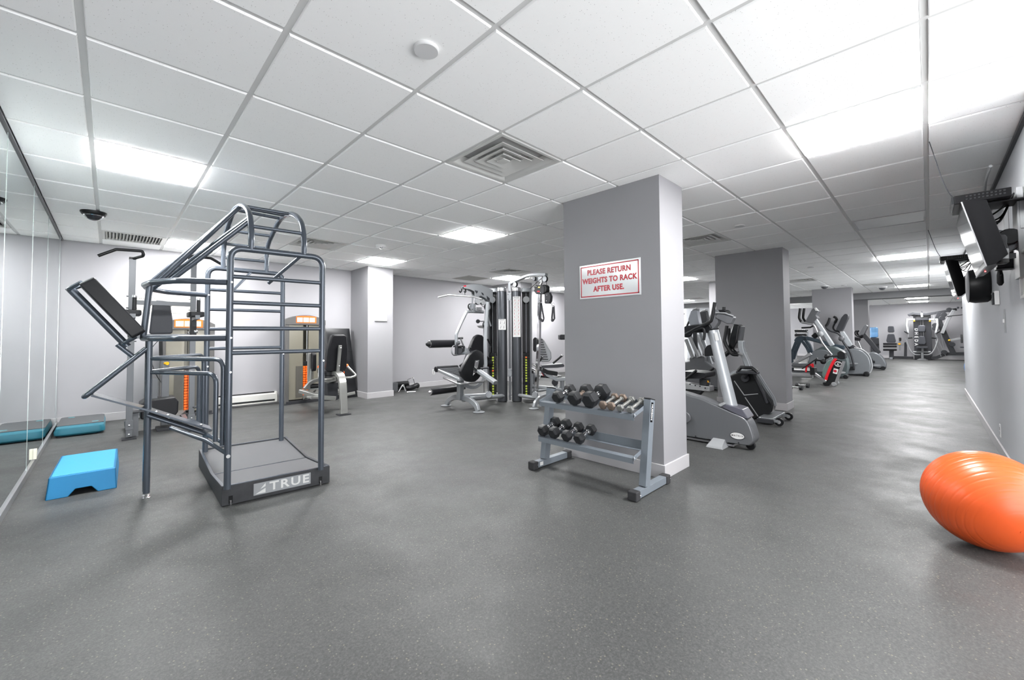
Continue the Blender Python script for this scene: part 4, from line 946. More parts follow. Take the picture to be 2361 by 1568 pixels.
# instruction charts on the columns
def chart(cxp, x0, x1, yt, yb, rows, cols, small):
    A = D_(x0, yt); B = D_(x1, yb); c = (A + B) / 2; w = (D_(x1, yt) - A).length / 2; h = (A.z - B.z) / 2
    def p(a, b, k=0): return V(c.x, c.y, c.z) + lf * (-a * w) + V(0, 0, b * h) - vf * (.0265 + k)
    ch = t.part('exercise_chart', M_PRINT, G().prism([p(-1, -1), p(1, -1), p(1, 1), p(-1, 1)], -vf * .002), 'white instruction chart with small figures')
    g = G(); rd = G(); bk = G()
    mt = 1 - (.24 if small else .10); ph = (mt + .92) / rows
    for r in range(1, rows): z = mt - r * ph; g.prism([p(-.96, z - .006 / h * .4, .0022), p(.96, z - .006 / h * .4, .0022), p(.96, z, .0022), p(-.96, z, .0022)], -vf * .0004)
    g.prism([p(-.02, -.92, .0022), p(.02, -.92, .0022), p(.02, mt, .0022), p(-.02, mt, .0022)], -vf * .0004)
    g.prism([p(-.96, mt, .0022), p(.96, mt, .0022), p(.96, mt + .006 / h * .5, .0022), p(-.96, mt + .006 / h * .5, .0022)], -vf * .0004)
    rn = random.Random(5)
    for r in range(rows):
        for cc in (-.5, .5):
            z = mt - (r + .5) * ph; a = cc + rn.uniform(-.06, .06); s = ph * .30
            k = rn.uniform(-.15, .15)
            (bk if small else rd).prism([p(a - .10, z - s, .0022), p(a + .05, z - s, .0022), p(a + .05 + k, z + s * .2, .0022), p(a + k - .02, z + s * .2, .0022)], -vf * .0004)
            bk.prism([p(a - .04 + k, z + s * .2, .0022), p(a + .06 + k, z + s * .2, .0022), p(a + .05 + k, z + s, .0022), p(a - .03 + k, z + s, .0022)], -vf * .0005)
    t.part('chart_lines', M_GTXT, g, under=ch); t.part('chart_figures', M_TXT, bk, under=ch)
    if not small: t.part('chart_red_figures', M_SRED, rd, under=ch)
    text('Hoist' if 0 else 'Exercises', w * .34, M_TXT, 'chart_heading', frame(p(0, (1 + mt) / 2, .0024), -lf, (0, 0, 1)), .0003, t.o, sx=1.1)
chart(0, 1149.5, 1166.5, 736, 760.5, 2, 2, True)
chart(0, 1182.5, 1200, 684, 777, 11, 2, False)
# ---- seat station to the left
def Y_(x, y, Y=3.75): return FY(x, y, Y)
rails = G().tube([V(3.96, 3.75, .14), V(4.85, 3.78, .10)], .034, 12)
t.part('floor_tube', M_SILVER, rails); t.part('floor_tube', M_SILVER, G().tube([V(4.3, 4.15, .12), V(4.9, 3.95, .10)], .03, 12))
t.part('foot_arch', M_SILVER, G().beam(smooth_path([V(3.94, 3.36, .014), V(3.95, 3.43, .10), V(3.95, 3.56, .155), V(3.96, 3.75, .165), V(3.96, 3.95, .155), V(3.96, 4.10, .09), V(3.96, 4.16, .014)], 5), .075, .05, (1, 0, 0)), bv=.01, seg=3)
for y in (3.36, 4.16): t.part('foot_disc', M_SILVER, G().lathe([(.085, 0), (.085, .008), (.05, .018), (0, .02)], (3.95, y, 0), n=24)); t.part('foot_pad', M_BLACK, G().cyl((3.95, y, 0), (3.95, y, .005), .088, 24))
t.part('seat_column', M_SILVER, G().beam([V(3.93, 3.78, .15), V(3.88, 3.70, .45)], .085, .07, (1, 0, 0)), bv=.006)
# curved upright behind the backrest up to the pulley head
mastp = smooth_path([V(3.88, 3.72, .44), V(3.98, 3.70, .36), V(4.12, 3.66, .32), V(4.26, 3.63, .42), V(4.31, 3.62, .62), V(4.30, 3.62, .95), V(4.33, 3.63, 1.30), V(4.37, 3.64, 1.64)], 6)
t.part('curved_upright', M_SILVER, G().beam(mastp, .046, .046, (0, 1, 0)), bv=.008, seg=3)
# backrest seen from behind, with its bracket and support arm
bo = [FY(*a, 3.47) for a in ((1062, 857), (1067, 846), (1082, 819), (1091, 810.5), (1101, 807), (1110, 810), (1115.5, 819), (1115, 840), (1112, 861), (1103, 874), (1093, 882), (1077, 880), (1066, 867))]
t.part('backrest', M_VINYL, G().prism(bo, (0, .065, 0)), bv=.018, seg=4)
t.part('backrest_shell', M_BLACK, G().prism(bo, (0, -.006, 0), taper=.96), bv=.003)
bk_ = [FY(*a, 3.455) for a in ((1095.5, 831.5), (1104.5, 830), (1099, 857), (1090, 866))]
brk = t.part('backrest_bracket', M_ALU, G().prism(bk_, (0, -.008, 0)), bv=.002)
for a in ((1100, 834), (1093, 862)): t.part('bolt', M_CHROME, G().ball(FY(*a, 3.443), .009, 8, 5), under=brk)
X0 = FY(1096, 848, 3.44).x
a0 = FX(1094, 848, X0); a1 = FX(1104, 856, X0 + .02); a2 = FX(1143, 883, X0 + .04)
t.part('support_rail', M_CHROME, G().beam([a0, a1], .05, .04, (0, 0, 1)), bv=.003)
t.part('support_arm', M_SILVER, G().beam([a1, a2], .085, .06, (0, 0, 1), ch=.012), bv=.004)
t.part('adjust_lever', M_DGREY, G().cyl(a1 + V(.02, -.02, .04), a1 + V(.10, -.10, .05), .014, 10))
# seat pad with ribbed centre
Ssl = lambda u, v, z=0: V(3.68 + .40 * u, 3.52 + .52 * v, .452 + .115 * v + z)
seat = fil([Ssl(0.05, 0), Ssl(.95, 0), Ssl(1, 1), Ssl(0, 1)], .05, 4, True)
t.part('seat_pad', M_SILVER, G().prism(seat, (0, 0, .05)), 'silver sided seat pad', bv=.016, seg=3)
t.part('seat_centre', M_DGREY, G().prism([Ssl(.25, .02, .051), Ssl(.75, .02, .051), Ssl(.98, .99, .051), Ssl(.02, .99, .051)], (0, 0, .006)), bv=.002)
for k in range(8): t.part('seat_rib', M_MGREY, G().tube([Ssl(.27 - .02 * k, .08 + k * .10, .060), Ssl(.73 + .02 * k, .08 + k * .10, .060)], .008, 6))
t.part('seat_front_roll', M_VINYL, G().cyl(Ssl(-.02, 1.02, .03), Ssl(1.02, 1.02, .03), .045, 16, ch=.008))
t.part('seat_handle', M_ALU, G().tube(fil([FY(1023, 871, 3.9), V(3.68, 3.48, .42), V(4.12, 3.46, .42)], .05), .014, 10))
# rollers
def roller(a, b, r, knob):
    a, b = Vector(a), Vector(b); d = (b - a).normalized()
    ro = t.part('foam_roller', M_VINYL, G().cyl(a, b, r, 22, ch=.008)); t.part('end_washer', M_CHROME, G().cyl(a - d * .008, a, r * .88, 22, ch=.003), under=ro)
    t.part('end_knob', M_BLACK if knob else M_CHROME, G().ball(a - d * .03 if knob else a - d * .012, .032 if knob else .02, 12, 8), under=ro)
roller(FY(992, 904, 3.95), FY(1054, 896, 4.02), .052, False); roller(FY(990, 793.5, 3.95), FY(1050, 792, 4.0), .058, True)
ra = FY(1054, 896, 4.02); t.part('roller_axle', M_BLACK, G().cyl(ra, ra + V(.13, -.04, 0), .018, 10)); t.part('roller_swing', M_SILVER, G().beam([ra + V(.10, -.03, 0), V(3.99, 3.9, .45)], .04, .03), bv=.003)
# press arm
parm = [FY(*a, 3.82) for a in ((1114, 719.5), (1080, 718.5), (1074, 723), (1054, 766), (1052, 778), (1052.5, 815))]
t.part('press_arm', M_SILVER, G().tube(smooth_path(parm, 5), .024, 14))
t.part('press_sleeve', M_DGREY, G().cyl(FY(1052.5, 788, 3.82), FY(1052.5, 816, 3.82), .027, 14, ch=.004)); t.part('sleeve_collar', M_MGREY, G().cyl(FY(1050, 791.5, 3.82), FY(1059, 790.5, 3.82), .03, 14, ch=.004))
for a, b in (((1056, 780), (1068, 779.5)), ((1057, 799), (1068, 798.5))): t.part('hand_grip', M_BLACK, G().cyl(FY(*a, 3.80), FY(*b, 3.75), .015, 10, ch=.003))
t.part('handle_link', M_ALU, G().tube([FY(*a, 3.76) for a in ((1062, 781), (1067, 793), (1069, 797))], .013, 10)); t.part('hand_grip', M_BLACK, G().cyl(FY(1070, 798, 3.76), FY(1067.5, 811, 3.76), .018, 10, ch=.004))
t.part('pivot_wheel', M_DGREY, G().cyl(FY(1058, 808, 3.86), FY(1058, 808, 3.80), .062, 22, ch=.006)); t.part('pivot_ring', M_ALU, G().tube([FY(1048, 808, 3.84) + V(.055 * math.cos(q), 0, .075 * math.sin(q)) for q in [2 * math.pi * k / 18 for k in range(18)]], .009, 8, closed=True))
t.part('pivot_arm', M_SILVER, G().beam([FY(1050, 817, 3.84), FY(1062, 815, 3.84), FY(1080, 812, 3.9)], .05, .045), bv=.004)
t.part('pivot_bracket', M_SILVER, G().prism([FY(*a, 3.88) for a in ((1070, 800), (1078, 805), (1082, 816), (1070, 816))], (0, -.02, 0)), bv=.003)
# second backrest and arm rests behind
b2 = [FY(*a, 4.0) for a in ((1079, 822), (1082, 808), (1090, 787), (1096, 776), (1104, 771), (1113, 773), (1119, 783), (1123, 804), (1119, 818))]
t.part('rear_backrest', M_VINYL, G().prism(b2, (0, .07, 0)), bv=.018, seg=4)
t.part('rear_post', M_DGREY, G().beam([FY(1083, 806, 4.0), FY(1072, 842, 4.0)], .07, .06, (0, 1, 0)), bv=.006); t.part('rear_knob', M_BLACK, G().ball(FY(1085, 802, 3.95), .022, 12, 8)); t.part('rear_pad', M_DGREY, G().cyl(FY(1062, 845, 4.0), FY(1071, 838, 4.0), .03, 12))
t.part('slotted_disc', M_BLACK, G().tube(smooth_path([FY(*a, 3.95) for a in ((1117, 820), (1125, 827), (1129, 838))], 5), .022, 8))
t.part('rear_roller', M_VINYL, G().cyl(FY(1116, 839, 3.95), FY(1133, 838, 3.95), .05, 16, ch=.006)); t.part('end_washer', M_ALU, G().cyl(FY(1115, 839, 3.95), FY(1117, 839, 3.95), .042, 16))
t.part('lever_grip', M_BLACK, G().cyl(FY(1124, 782, 3.9), FY(1130, 793, 3.9), .016, 10)); t.part('lever_grip', M_BLACK, G().cyl(FY(1131, 798, 3.9), FY(1129, 813, 3.9), .018, 10, ch=.004))
# pulley head plate
pl1 = [FY(*a, 3.75) for a in ((1065.3, 661.8), (1080, 657.4), (1099.7, 656.6), (1113.5, 661), (1132, 669.5), (1133, 700), (1122.7, 694), (1113.5, 687), (1105.5, 683), (1098.6, 684), (1095, 688), (1093.4, 699.7), (1091.4, 698), (1090.7, 673.3), (1080.2, 668), (1066.4, 665.4))]
for k, dy in enumerate((-.045, .035)): t.part('head_plate', M_SILVER, G().prism([p + V(0, dy, 0) for p in pl1], (0, .01, 0)), bv=.002)
t.part('head_edge', M_SILVER, G().beam(smooth_path([FY(*a, 3.755) for a in ((1068, 661.5), (1080, 657.6), (1099.7, 656.8), (1113.5, 661.2), (1132, 669.8))], 5), .085, .012, (0, 0, 1)), bv=.003)
ho = G()
for P in (((1094, 669), (1102, 671), (1101, 675), (1098, 677)), ((1109, 674), (1114, 676), (1116, 681), (1112, 680)), ((1122, 682), (1129, 688), (1129, 695), (1123, 690)), ((1079, 669), (1083, 668.5), (1080, 671.5))): ho.prism([FY(*a, 3.7045) for a in P], (0, -.0012, 0))
t.part('cut_outs', M_DGREY, ho); t.part('warning_label', M_SRED, G().prism([FY(*a, 3.703) for a in ((1069, 658.6), (1075, 657.9), (1075, 660.5), (1069, 661.2))], (0, -.001, 0)))
def pulley(x, y, Y, r, m=M_LGREY):
    c = FY(x, y, Y); p_ = t.part('pulley', M_BLACK, G().lathe([(r * .6, -.012), (r, -.012), (r * .9, 0), (r, .012), (r * .6, .012)], c, (0, 1, 0), 22)); t.part('pulley_cover', m, G().cyl(c + V(0, -.020, 0), c + V(0, -.012, 0), r * .9, 22, ch=.003), under=p_)
pulley(1101.5, 695, 3.72, .055); pulley(1112, 696, 3.72, .05); pulley(1123.5, 708, 3.74, .06, M_SILVER); pulley(1119.5, 748.5, 3.70, .055, M_SILVER); pulley(1085, 707, 3.78, .05, M_SILVER)
t.part('head_post', M_SILVER, G().beam([FY(1093, 700, 3.75), FY(1091.5, 720, 3.78)], .05, .04, (0, 1, 0)), bv=.003)
t.part('clevis', M_ALU, G().prism([FY(*a, 3.74) for a in ((1094, 709), (1107, 709), (1107, 718), (1101, 716), (1094, 716))], (0, -.05, 0)), bv=.003)
t.part('floor_pulley_guard', M_SILVER, G().cyl(FY(1127, 910, 3.78), FY(1127, 910, 3.70), .055, 22, ch=.006))
for P in (((1072, 663), (1072, 680)), ((1110, 704), (1121, 712)), ((1115, 757), (1116, 905))): t.part('cable', M_BLACK, G().tube([FY(*a, 3.74) for a in P], .004, 6))
t.part('rear_link', M_SILVER, G().tube([FY(1124, 730, 3.8), FY(1132, 752, 3.8)], .014, 8))
t.part('side_shelf', M_PRINT, G().prism([FY(*a, 4.3) for a in ((1098, 751), (1130, 750), (1130, 755), (1120, 758), (1104, 756))], (0, -.15, 0)), bv=.006); t.part('side_roller', M_DGREY, G().cyl(FY(1102, 741, 4.2), FY(1102, 741, 4.12), .035, 14, ch=.004)); t.part('side_rod', M_ALU, G().cyl(FY(1103, 741, 4.16), FY(1130, 740, 4.16), .012, 8))
# lat bar and hook (hang from the head)
Xh = FY(1072, 680, 3.75).x
t2 = Th('lat_bar', 'long chrome pull down bar hanging from the multi gym head', 'bar', (Xh, 3.9, 1.65))
t2.part('bar', M_ALU, G().tube([FX(*a, Xh) for a in ((1011, 685.5), (1035, 680), (1052, 681.3), (1092, 684.3), (1112, 690))], .0125, 12, fillet=.05)); t2.part('snap_hook', M_CHROME, G().tube([FX(1072, 671, Xh), FX(1070.5, 675, Xh), FX(1072, 681, Xh)], .009, 8))
t.part('bar_hook', M_BLACK, G().tube(smooth_path([FY(*a, 3.75) for a in ((1064.5, 665.5), (1064, 671), (1061.5, 674), (1059, 671))], 4), .010, 8)); t.part('bar_hook', M_BLACK, G().tube(smooth_path([FY(*a, 3.75) for a in ((1073, 667), (1074, 672), (1072, 674.5), (1070, 672))], 4), .010, 8))
# ---- cable station to the right
Xc = 5.0
t.part('cable_post', M_CHROME, G().beam([FX(1236, 905, Xc), FX(1242, 800, Xc), FX(1245, 678, Xc)], .05, .05, (1, 0, 0)), bv=.004)
t.part('post_guard', M_SILVER, G().prism(fil([FX(*a, Xc - .04) for a in ((1227, 918), (1227, 906), (1233, 902), (1238, 906), (1238, 918))], .02, 3, True), (.03, 0, 0)), bv=.003)
t.part('floor_tube', M_SILVER, G().tube([V(5.02, 3.62, .11), V(5.0, 3.02, .11)], .03, 12)); t.part('foot_arch', M_SILVER, G().beam(smooth_path([V(4.72, 2.98, .014), V(4.78, 2.98, .11), V(4.95, 2.98, .16), V(5.2, 2.98, .15), V(5.4, 2.98, .014)], 5), .07, .045, (0, 1, 0)), bv=.008, seg=3)
for x in (4.71, 5.41): t.part('foot_disc', M_SILVER, G().lathe([(.075, 0), (.075, .008), (.045, .018), (0, .02)], (x, 2.98, 0), n=22)); t.part('foot_pad', M_BLACK, G().cyl((x, 2.98, 0), (x, 2.98, .005), .078, 22))
bm_ = smooth_path([FX(*a, Xc) for a in ((1175.5, 655), (1190, 647.5), (1206, 640), (1222, 634.5), (1240, 633), (1260, 633.5))], 5)
t.part('top_boom', M_SILVER, G().beam(bm_, .07, .045, (0, 0, 1)), bv=.008, seg=3)
t.part('boom_bracket', M_SILVER, G().prism([FX(*a, Xc) for a in ((1223, 641), (1250, 637), (1247, 650), (1243, 650))], (.02, 0, 0)), bv=.003)
t.part('boom_post', M_SILVER, G().beam([cm + V(0, 0, 1.86), cm + V(0, 0, 2.0)], .04, .04, tuple(vf)), bv=.003)
def pulX(x, y, r, m=M_LGREY):
    c = FX(x, y, Xc - .02); p_ = t.part('pulley', M_BLACK, G().lathe([(r * .6, -.012), (r, -.012), (r * .9, 0), (r, .012), (r * .6, .012)], c, (1, 0, 0), 22)); t.part('pulley_cover', m, G().cyl(c + V(-.020, 0, 0), c + V(-.012, 0, 0), r * .88, 22, ch=.003), under=p_)
pulX(1188.5, 656, .045, M_SILVER); pulX(1257, 643.5, .05, M_SILVER); pulX(1232, 643, .035)
t.part('yoke', M_ALU, G().beam([FX(1249, 640, Xc), FX(1249, 652, Xc), FX(1245, 659, Xc)], .018, .03, (1, 0, 0)))
hb = fil([FX(*a, Xc - .05) for a in ((1232, 660), (1236, 657), (1252, 657), (1254, 662), (1254, 675), (1251, 678), (1236, 678), (1231, 671))], .02, 3, True)
t.part('swivel_head', M_DGREY, G().prism(hb, (.09, 0, 0)), bv=.008, seg=3)
for a in ((1236, 661), (1247, 660), (1233, 667), (1236, 676), (1246, 675)): t.part('bolt', M_CHROME, G().ball(FX(*a, Xc - .055), .010, 8, 5))
t.part('head_label', mat('lemon_label', (.8, .65, .2), .5), G().prism([FX(*a, Xc - .0515) for a in ((1240.5, 661), (1245, 661), (1245, 664), (1240.5, 664))], (-.001, 0, 0))); t.part('head_label', M_SRED, G().prism([FX(*a, Xc - .0515) for a in ((1238.5, 670.5), (1244.5, 670.5), (1244.5, 673.5), (1238.5, 673.5))], (-.001, 0, 0)))
c = FX(1257, 667, Xc); t.part('swivel_drum', M_BLACK, G().cyl(c + V(-.04, 0, 0), c + V(.04, 0, 0), .07, 22, ch=.01))
h2 = fil([FX(*a, Xc - .03) for a in ((1255, 679), (1259, 675), (1265, 674), (1269, 683), (1268, 694), (1265, 700), (1255.5, 700))], .015, 3, True)
t.part('pulley_block', M_DGREY, G().prism(h2, (.06, 0, 0)), bv=.006)
for a in ((1261, 681), (1260, 694)): t.part('bolt', M_CHROME, G().ball(FX(*a, Xc - .034), .010, 8, 5))
for P in (((1236, 645), (1236, 656)), ((1260, 648), (1260, 665)), ((1248, 642), (1222, 666)), ((1240, 690), (1236, 905)), ((1249, 678), (1249, 695)), ((1268, 695), (1273, 704))): t.part('cable', M_BLACK, G().tube([FX(*a, Xc - .02) for a in P], .004, 6))
for (pts, lab) in ((((1247.5, 697), (1244, 733), (1252, 741), (1254, 735), (1249, 705)), 'stirrup handle hanging against the chrome post of the multi gym'), (((1275, 706), (1272.5, 735), (1274, 741), (1278.5, 735), (1277, 707)), 'stirrup handle hanging free beside the chrome post of the multi gym')):
    P = [FX(*a, Xc - .03) for a in pts]
    h = Th('stirrup_handle', lab, 'handle', P[0], 'stirrup handles on the multi gym')
    h.part('strap', M_DGREY, G().beam([P[0], P[1]], .03, .006, (1, 0, 0)).beam([P[0], P[4], P[3]], .03, .006, (1, 0, 0))); h.part('grip', M_DGREY, G().cyl(P[1] + V(0, 0, -.005), P[2], .02, 12, ch=.004).cyl(P[2], P[3], .012, 10)); h.part('ring', M_CHROME, G().tube([P[0] + V(0, .03 * math.cos(q), .03 * math.sin(q) + .02) for q in [2 * math.pi * k / 14 for k in range(14)]], .005, 6, closed=True))
# ---- leg press seat beyond
t = Th('leg_press', 'leg press seat with ribbed grey back behind the chrome post of the multi gym', 'exercise machine', (5.7, 3.3, 0))
PQ = V(5.7, 3.35, 0)
def E_(x, y, k=0): return FD(x, y, PQ) + vf * k
bo = [E_(*a) for a in ((1238, 778), (1246, 777), (1255, 785), (1262, 797), (1271, 813), (1272, 826), (1266, 834), (1250, 835), (1240, 826), (1234, 800))]
t.part('backrest', mat('pale_grey_cover', (.28, .29, .30), .45), G().prism(bo, vf * .07), bv=.016, seg=3)
for k in range(9): 
    y = 783 + k * 5.6; xa = 1240 + k * .9; xb = 1250 + k * 1.4 if k > 1 else 1250
    t.part('back_rib', M_MGREY, G().tube([E_(1240.5 + k * .8, y, -.004), E_(min(1264, 1251 + k * 1.6), y + .5, -.004)], .013, 8))
t.part('side_pad', M_DGREY, G().prism(fil([E_(*a, -.03) for a in ((1229, 782), (1233, 777), (1239, 780), (1239, 805), (1234, 813), (1229, 808))], .03, 3, True), vf * .05), bv=.012)
t.part('seat_pad', M_GVINYL, G().prism(fil([E_(1248, 843), E_(1300, 839), E_(1302, 846), E_(1285, 848), E_(1250, 849)], .03, 3, True), vf * .32), bv=.012, seg=3)
for P in (((1241, 837), (1251, 823)), ((1275, 838), (1296, 820))): 
    t.part('grip', M_BLACK, G().cyl(E_(*P[0]), E_(*P[1]), .018, 12, ch=.003)); t.part('grip_cap', M_CHROME, G().ball(E_(*P[1]), .021, 10, 6))
for P in (((1219, 836), (1245, 848)), ((1219, 846), (1240, 856))): t.part('guide_rail', M_CHROME, G().tube([E_(*a) for a in P], .02, 10))
t.part('carriage', M_BLACK, G().beam([E_(1241, 848), E_(1262, 858), E_(1285, 862)], .10, .07, (0, 0, 1)), bv=.006); t.part('main_beam', M_SILVER, G().beam([E_(1258, 862), E_(1283, 875), E_(1312, 873)], .06, .06), bv=.006)
t.part('link_arm', M_DGREY, G().beam([E_(1245, 850, -.06), E_(1258, 868, -.06)], .03, .06, tuple(vf)), bv=.003); t.part('lower_pad', M_BLACK, G().prism([E_(*a) for a in ((1219, 850), (1230, 855), (1231, 862), (1222, 860))], vf * .25), bv=.008)
t.part('warning_label', M_SRED, G().prism([E_(*a, -.065) for a in ((1247.5, 859), (1249.5, 858), (1255, 865.5), (1252.5, 866.5))], -vf * .001))
t.part('pulley', M_DGREY, G().cyl(E_(1279.5, 882, -.02), E_(1279.5, 882, .03), .055, 22, ch=.005)); t.part('post', M_SILVER, G().beam([E_(1296, 878), V(E_(1296, 900).x, E_(1296, 900).y, 0.06)], .06, .05, (0, 1, 0)), bv=.004)
t.part('spring_handle', M_ALU, G().tube([E_(1250, 848, -.05), E_(1244, 872, -.05), E_(1239, 872, -.05)], .009, 8)); t.part('foot_plate', M_DGREY, G().beam([E_(1289, 777.5), E_(1312, 777)], .28, .09, (0, 0, 1)), bv=.02, seg=3)
t.part('foot_plate_arm', M_SILVER, G().beam([E_(1308, 781), E_(1312, 873)], .06, .05, tuple(vf)), bv=.004)
for (a, b) in (((1219, 890), (1300, 898)), ((1219, 904), (1262, 897))):
    A, B = E_(*a), E_(*b); t.part('floor_tube', M_SILVER, G().tube([V(A.x, A.y, max(.035, A.z)), V(B.x, B.y, max(.035, B.z))], .03, 12))
t.part('base_box', M_BLACK, G().prism([E_(*a, .3) for a in ((1222, 868), (1300, 872), (1300, 878), (1222, 873))], vf * .4), bv=.01)
t.part('rear_leg', M_SILVER, G().beam([E_(1230, 862, .3), V(E_(1230, 890, .3).x, E_(1230, 890, .3).y, 0)], .05, .05, (0, 1, 0))); t.part('front_leg', M_SILVER, G().beam([E_(1285, 872, .3), V(E_(1285, 890, .3).x, E_(1285, 890, .3).y, 0)], .05, .05, (0, 1, 0)))
# ================================================================== cardio machines (their sides face the room)
def X_(X): return lambda x, y: FX(x, y, X)
def slab(P, X, x, bulge=0): return G().prism(P, (x, 0, 0))
# ---- front bike behind the front pillar
Xa = 4.45; q = X_(Xa)
t = Th('exercise_bike', 'silver exercise bike with a wide mast and black bars right of the front pillar', 'exercise bike', (4.7, .45, 0))
M_BODY = mat('metallic_grey_body', (.17, .177, .187), .3, metal=.5, var=.10, aniso=True, coat=.4)
M_MAST = mat('pale_silver_mast', (.36, .38, .40), .28, metal=.3, var=.03, coat=.4)
ys = [(1560, 893), (1583, 910.5), (1610, 918), (1637, 929), (1665, 942), (1690, 953), (1712, 962.5), (1723, 973), (1731, 990), (1737, 1010), (1737, 1018), (1730, 1026), (1722, 1028), (1690, 1023), (1650, 1017), (1583, 1006), (1558, 1001)]
P = smooth_path([q(*a) for a in ys[:-1]], 2) + [q(*ys[-1])]
P = [V(Xa, 1.02, .56)] + P[2:] + [V(Xa, 1.02, .05)]
t.part('side_cover', M_BODY, G().prism(P, (.03, 0, 0)), bv=.012, seg=3)
P2 = [p + V(.03, 0, 0) for p in P]
cen = sum(P2, Vector()) / len(P2)
P2 = [V(p.x, cen.y + (p.y - cen.y) * 1.015 , max(.012, cen.z + (p.z - cen.z) * 1.03)) for p in P2]
t.part('core', M_MGREY, G().prism(P2, (.14, 0, 0)), bv=.008); t.part('side_cover', M_BODY, G().prism([p + V(.17, 0, 0) for p in P], (.03, 0, 0)), bv=.012, seg=3)
cv = [q(*a) for a in ((1657, 936), (1672, 933), (1700, 940), (1711, 944), (1725, 965), (1722, 967), (1700, 957), (1675, 945))]
t.part('mast_shroud', mat('plum_grey_plastic', (.085, .085, .105), .35, var=.05, coat=.3), G().prism([p + V(.004, 0, 0) for p in cv], (.19, 0, 0)), bv=.012, seg=3)
t.part('shroud_tip', M_LGREY, G().prism(fil([q(*a) + V(-.004, 0, 0) for a in ((1656, 935), (1658, 931), (1667, 929), (1672, 932), (1662, 938))], .01, 3, True), (.2, 0, 0)), bv=.004)
Xm = Xa + .045
q2 = X_(Xm)
def ell(c, ax, wy, wx, n=18, tilt=None):
    return [c + V(wx * math.cos(2 * math.pi * k / n), 0, 0) + ax * (wy * math.sin(2 * math.pi * k / n)) for k in range(n)]
rg = []
for (xl_, yl_), (xr2, yr2) in [((1672 - 40 * k / 6, 936 - 172 * k / 6), (1701 - 45 * k / 6, 938 - 178 * k / 6)) for k in range(7)]:
    a = FX(xl_, yl_, Xa + .10); b = FX(xr2, yr2, Xa + .10); c = (a + b) / 2; rg.append(ell(c, (b - a).normalized(), (b - a).length / 2, .065))
t.part('mast', M_MAST, G().loft(rg), bv=0)
t.part('mast_label', M_PRINT, G().prism([FX(*a, Xa + .034) for a in ((1646, 768), (1653, 766), (1658, 784), (1650, 786))], (-.001, 0, 0)))
hdp = [FX(*a, Xa + .05) for a in ((1627, 762), (1634, 735), (1642, 716), (1652, 712), (1658, 718), (1654, 745), (1645, 758))]
t.part('head', M_MGREY, G().prism(fil(hdp, .02, 3, True), (.10, 0, 0)), bv=.02, seg=3)
# console seen from behind: a curved shell
pts = []
for k in range(9):
    a = math.pi * (k / 8); pts.append(a)
r1, r2 = [], []
c0 = FX(1672, 728, Xa + .10); 
sh = [FX(*a, Xa + .04) for a in ((1649, 733), (1655, 722), (1690, 729), (1691, 733), (1684, 747), (1676, 747), (1664, 741))]
t.part('console', M_MGREY, G().prism(fil(sh, .012, 3, True), (.09, 0, 0)), 'grey curved console shell', bv=.02, seg=4)
t.part('console_lip', M_LGREY, G().tube([FX(*a, Xa + .035) for a in ((1650, 721), (1672, 722), (1691, 729))], .007, 8)); t.part('console_hood', M_BLACK, G().prism(fil([FX(*a, Xa + .06) for a in ((1640, 722), (1650, 715), (1668, 714), (1676, 721), (1655, 724))], .01, 3, True), (.16, 0, 0)), bv=.008)
for dx, dy in ((-.02, 0), (.26, 0)):
    hx = X_(Xa + dx + .02)
    if dx < 0: pts = [(1574, 775), (1600, 760), (1634, 744), (1641, 735), (1644, 720), (1648, 697)]
    else: pts = [(1590, 770), (1615, 752), (1650, 742), (1664, 735), (1668, 722), (1669, 708)]
    ps = [hx(*a) for a in pts]
    t.part('handlebar', M_BLACK, G().tube(smooth_path(ps, 5), .0165, 12))
t.part('bar_cross', M_BLACK, G().prism(fil([X_(Xa + .02)(*a) for a in ((1576, 752), (1600, 749), (1634, 746), (1640, 756), (1628, 768), (1612, 766), (1578, 768))], .02, 3, True), (.24, 0, 0)), bv=.012, seg=3)
t.part('grip_loop', M_BLACK, G().tube(smooth_path([X_(Xa)(*a) for a in ((1598, 764), (1617, 757), (1624, 762), (1624, 775), (1622, 784))], 5), .014, 10))
t.part('lower_grip', M_VINYL, G().ball(FX(1583, 770, Xa + .05), .05, 14, 8, (.9, 1.2, .8)))
t.part('bottle_cage', M_BLACK, G().prism(fil([FX(*a, Xa + .06) for a in ((1624, 805), (1630, 797), (1639, 794), (1645, 813), (1647, 820), (1624, 822))], .012, 3, True), (.09, 0, 0)), bv=.008)
fq = [FZ(1662, 1018, .085), FZ(1690, 1022, .07)]
t.part('front_foot', M_LGREY, G().loft([[V(4.32, .36, 0), V(4.32, .20, 0), V(5.0, .20, 0), V(5.0, .36, 0)], [V(4.33, .35, .022), V(4.33, .21, .022), V(4.99, .21, .022), V(4.99, .35, .022)], [V(4.44, .33, .075), V(4.44, .22, .075), V(4.85, .22, .075), V(4.85, .33, .075)]]), bv=.006)
t.part('rear_foot', M_LGREY, G().box((4.34, .92, 0), (4.98, 1.0, .05)), bv=.006)
t.part('bottom_rail', M_ALU, G().box((4.47, .15, .012), (4.64, 1.0, .035)), bv=.003)
pr_ = [q(*a) for a in ((1571, 975),)]
c = FX(1580, 962, Xa - .004); t.part('crank_boss', M_MGREY, G().cyl(c, c + V(-.02, 0, 0), .06, 24, ch=.006))
t.part('pedal', M_BLACK, G().box((Xa - .12, c.y + .03, .20), (Xa - .03, c.y + .12, .235)), bv=.005)
for a in ((1604, 1006), (1703, 1021)): t.part('screw_hole', M_BLACKG, G().cyl(FX(*a, Xa - .0005), FX(*a, Xa - .002), .007, 10))
c = FX(1700, 1005, Xa - .002); bad = [c + V(0, .062 * math.cos(a), .032 * math.sin(a)) for a in [2 * math.pi * k / 28 for k in range(28)]]
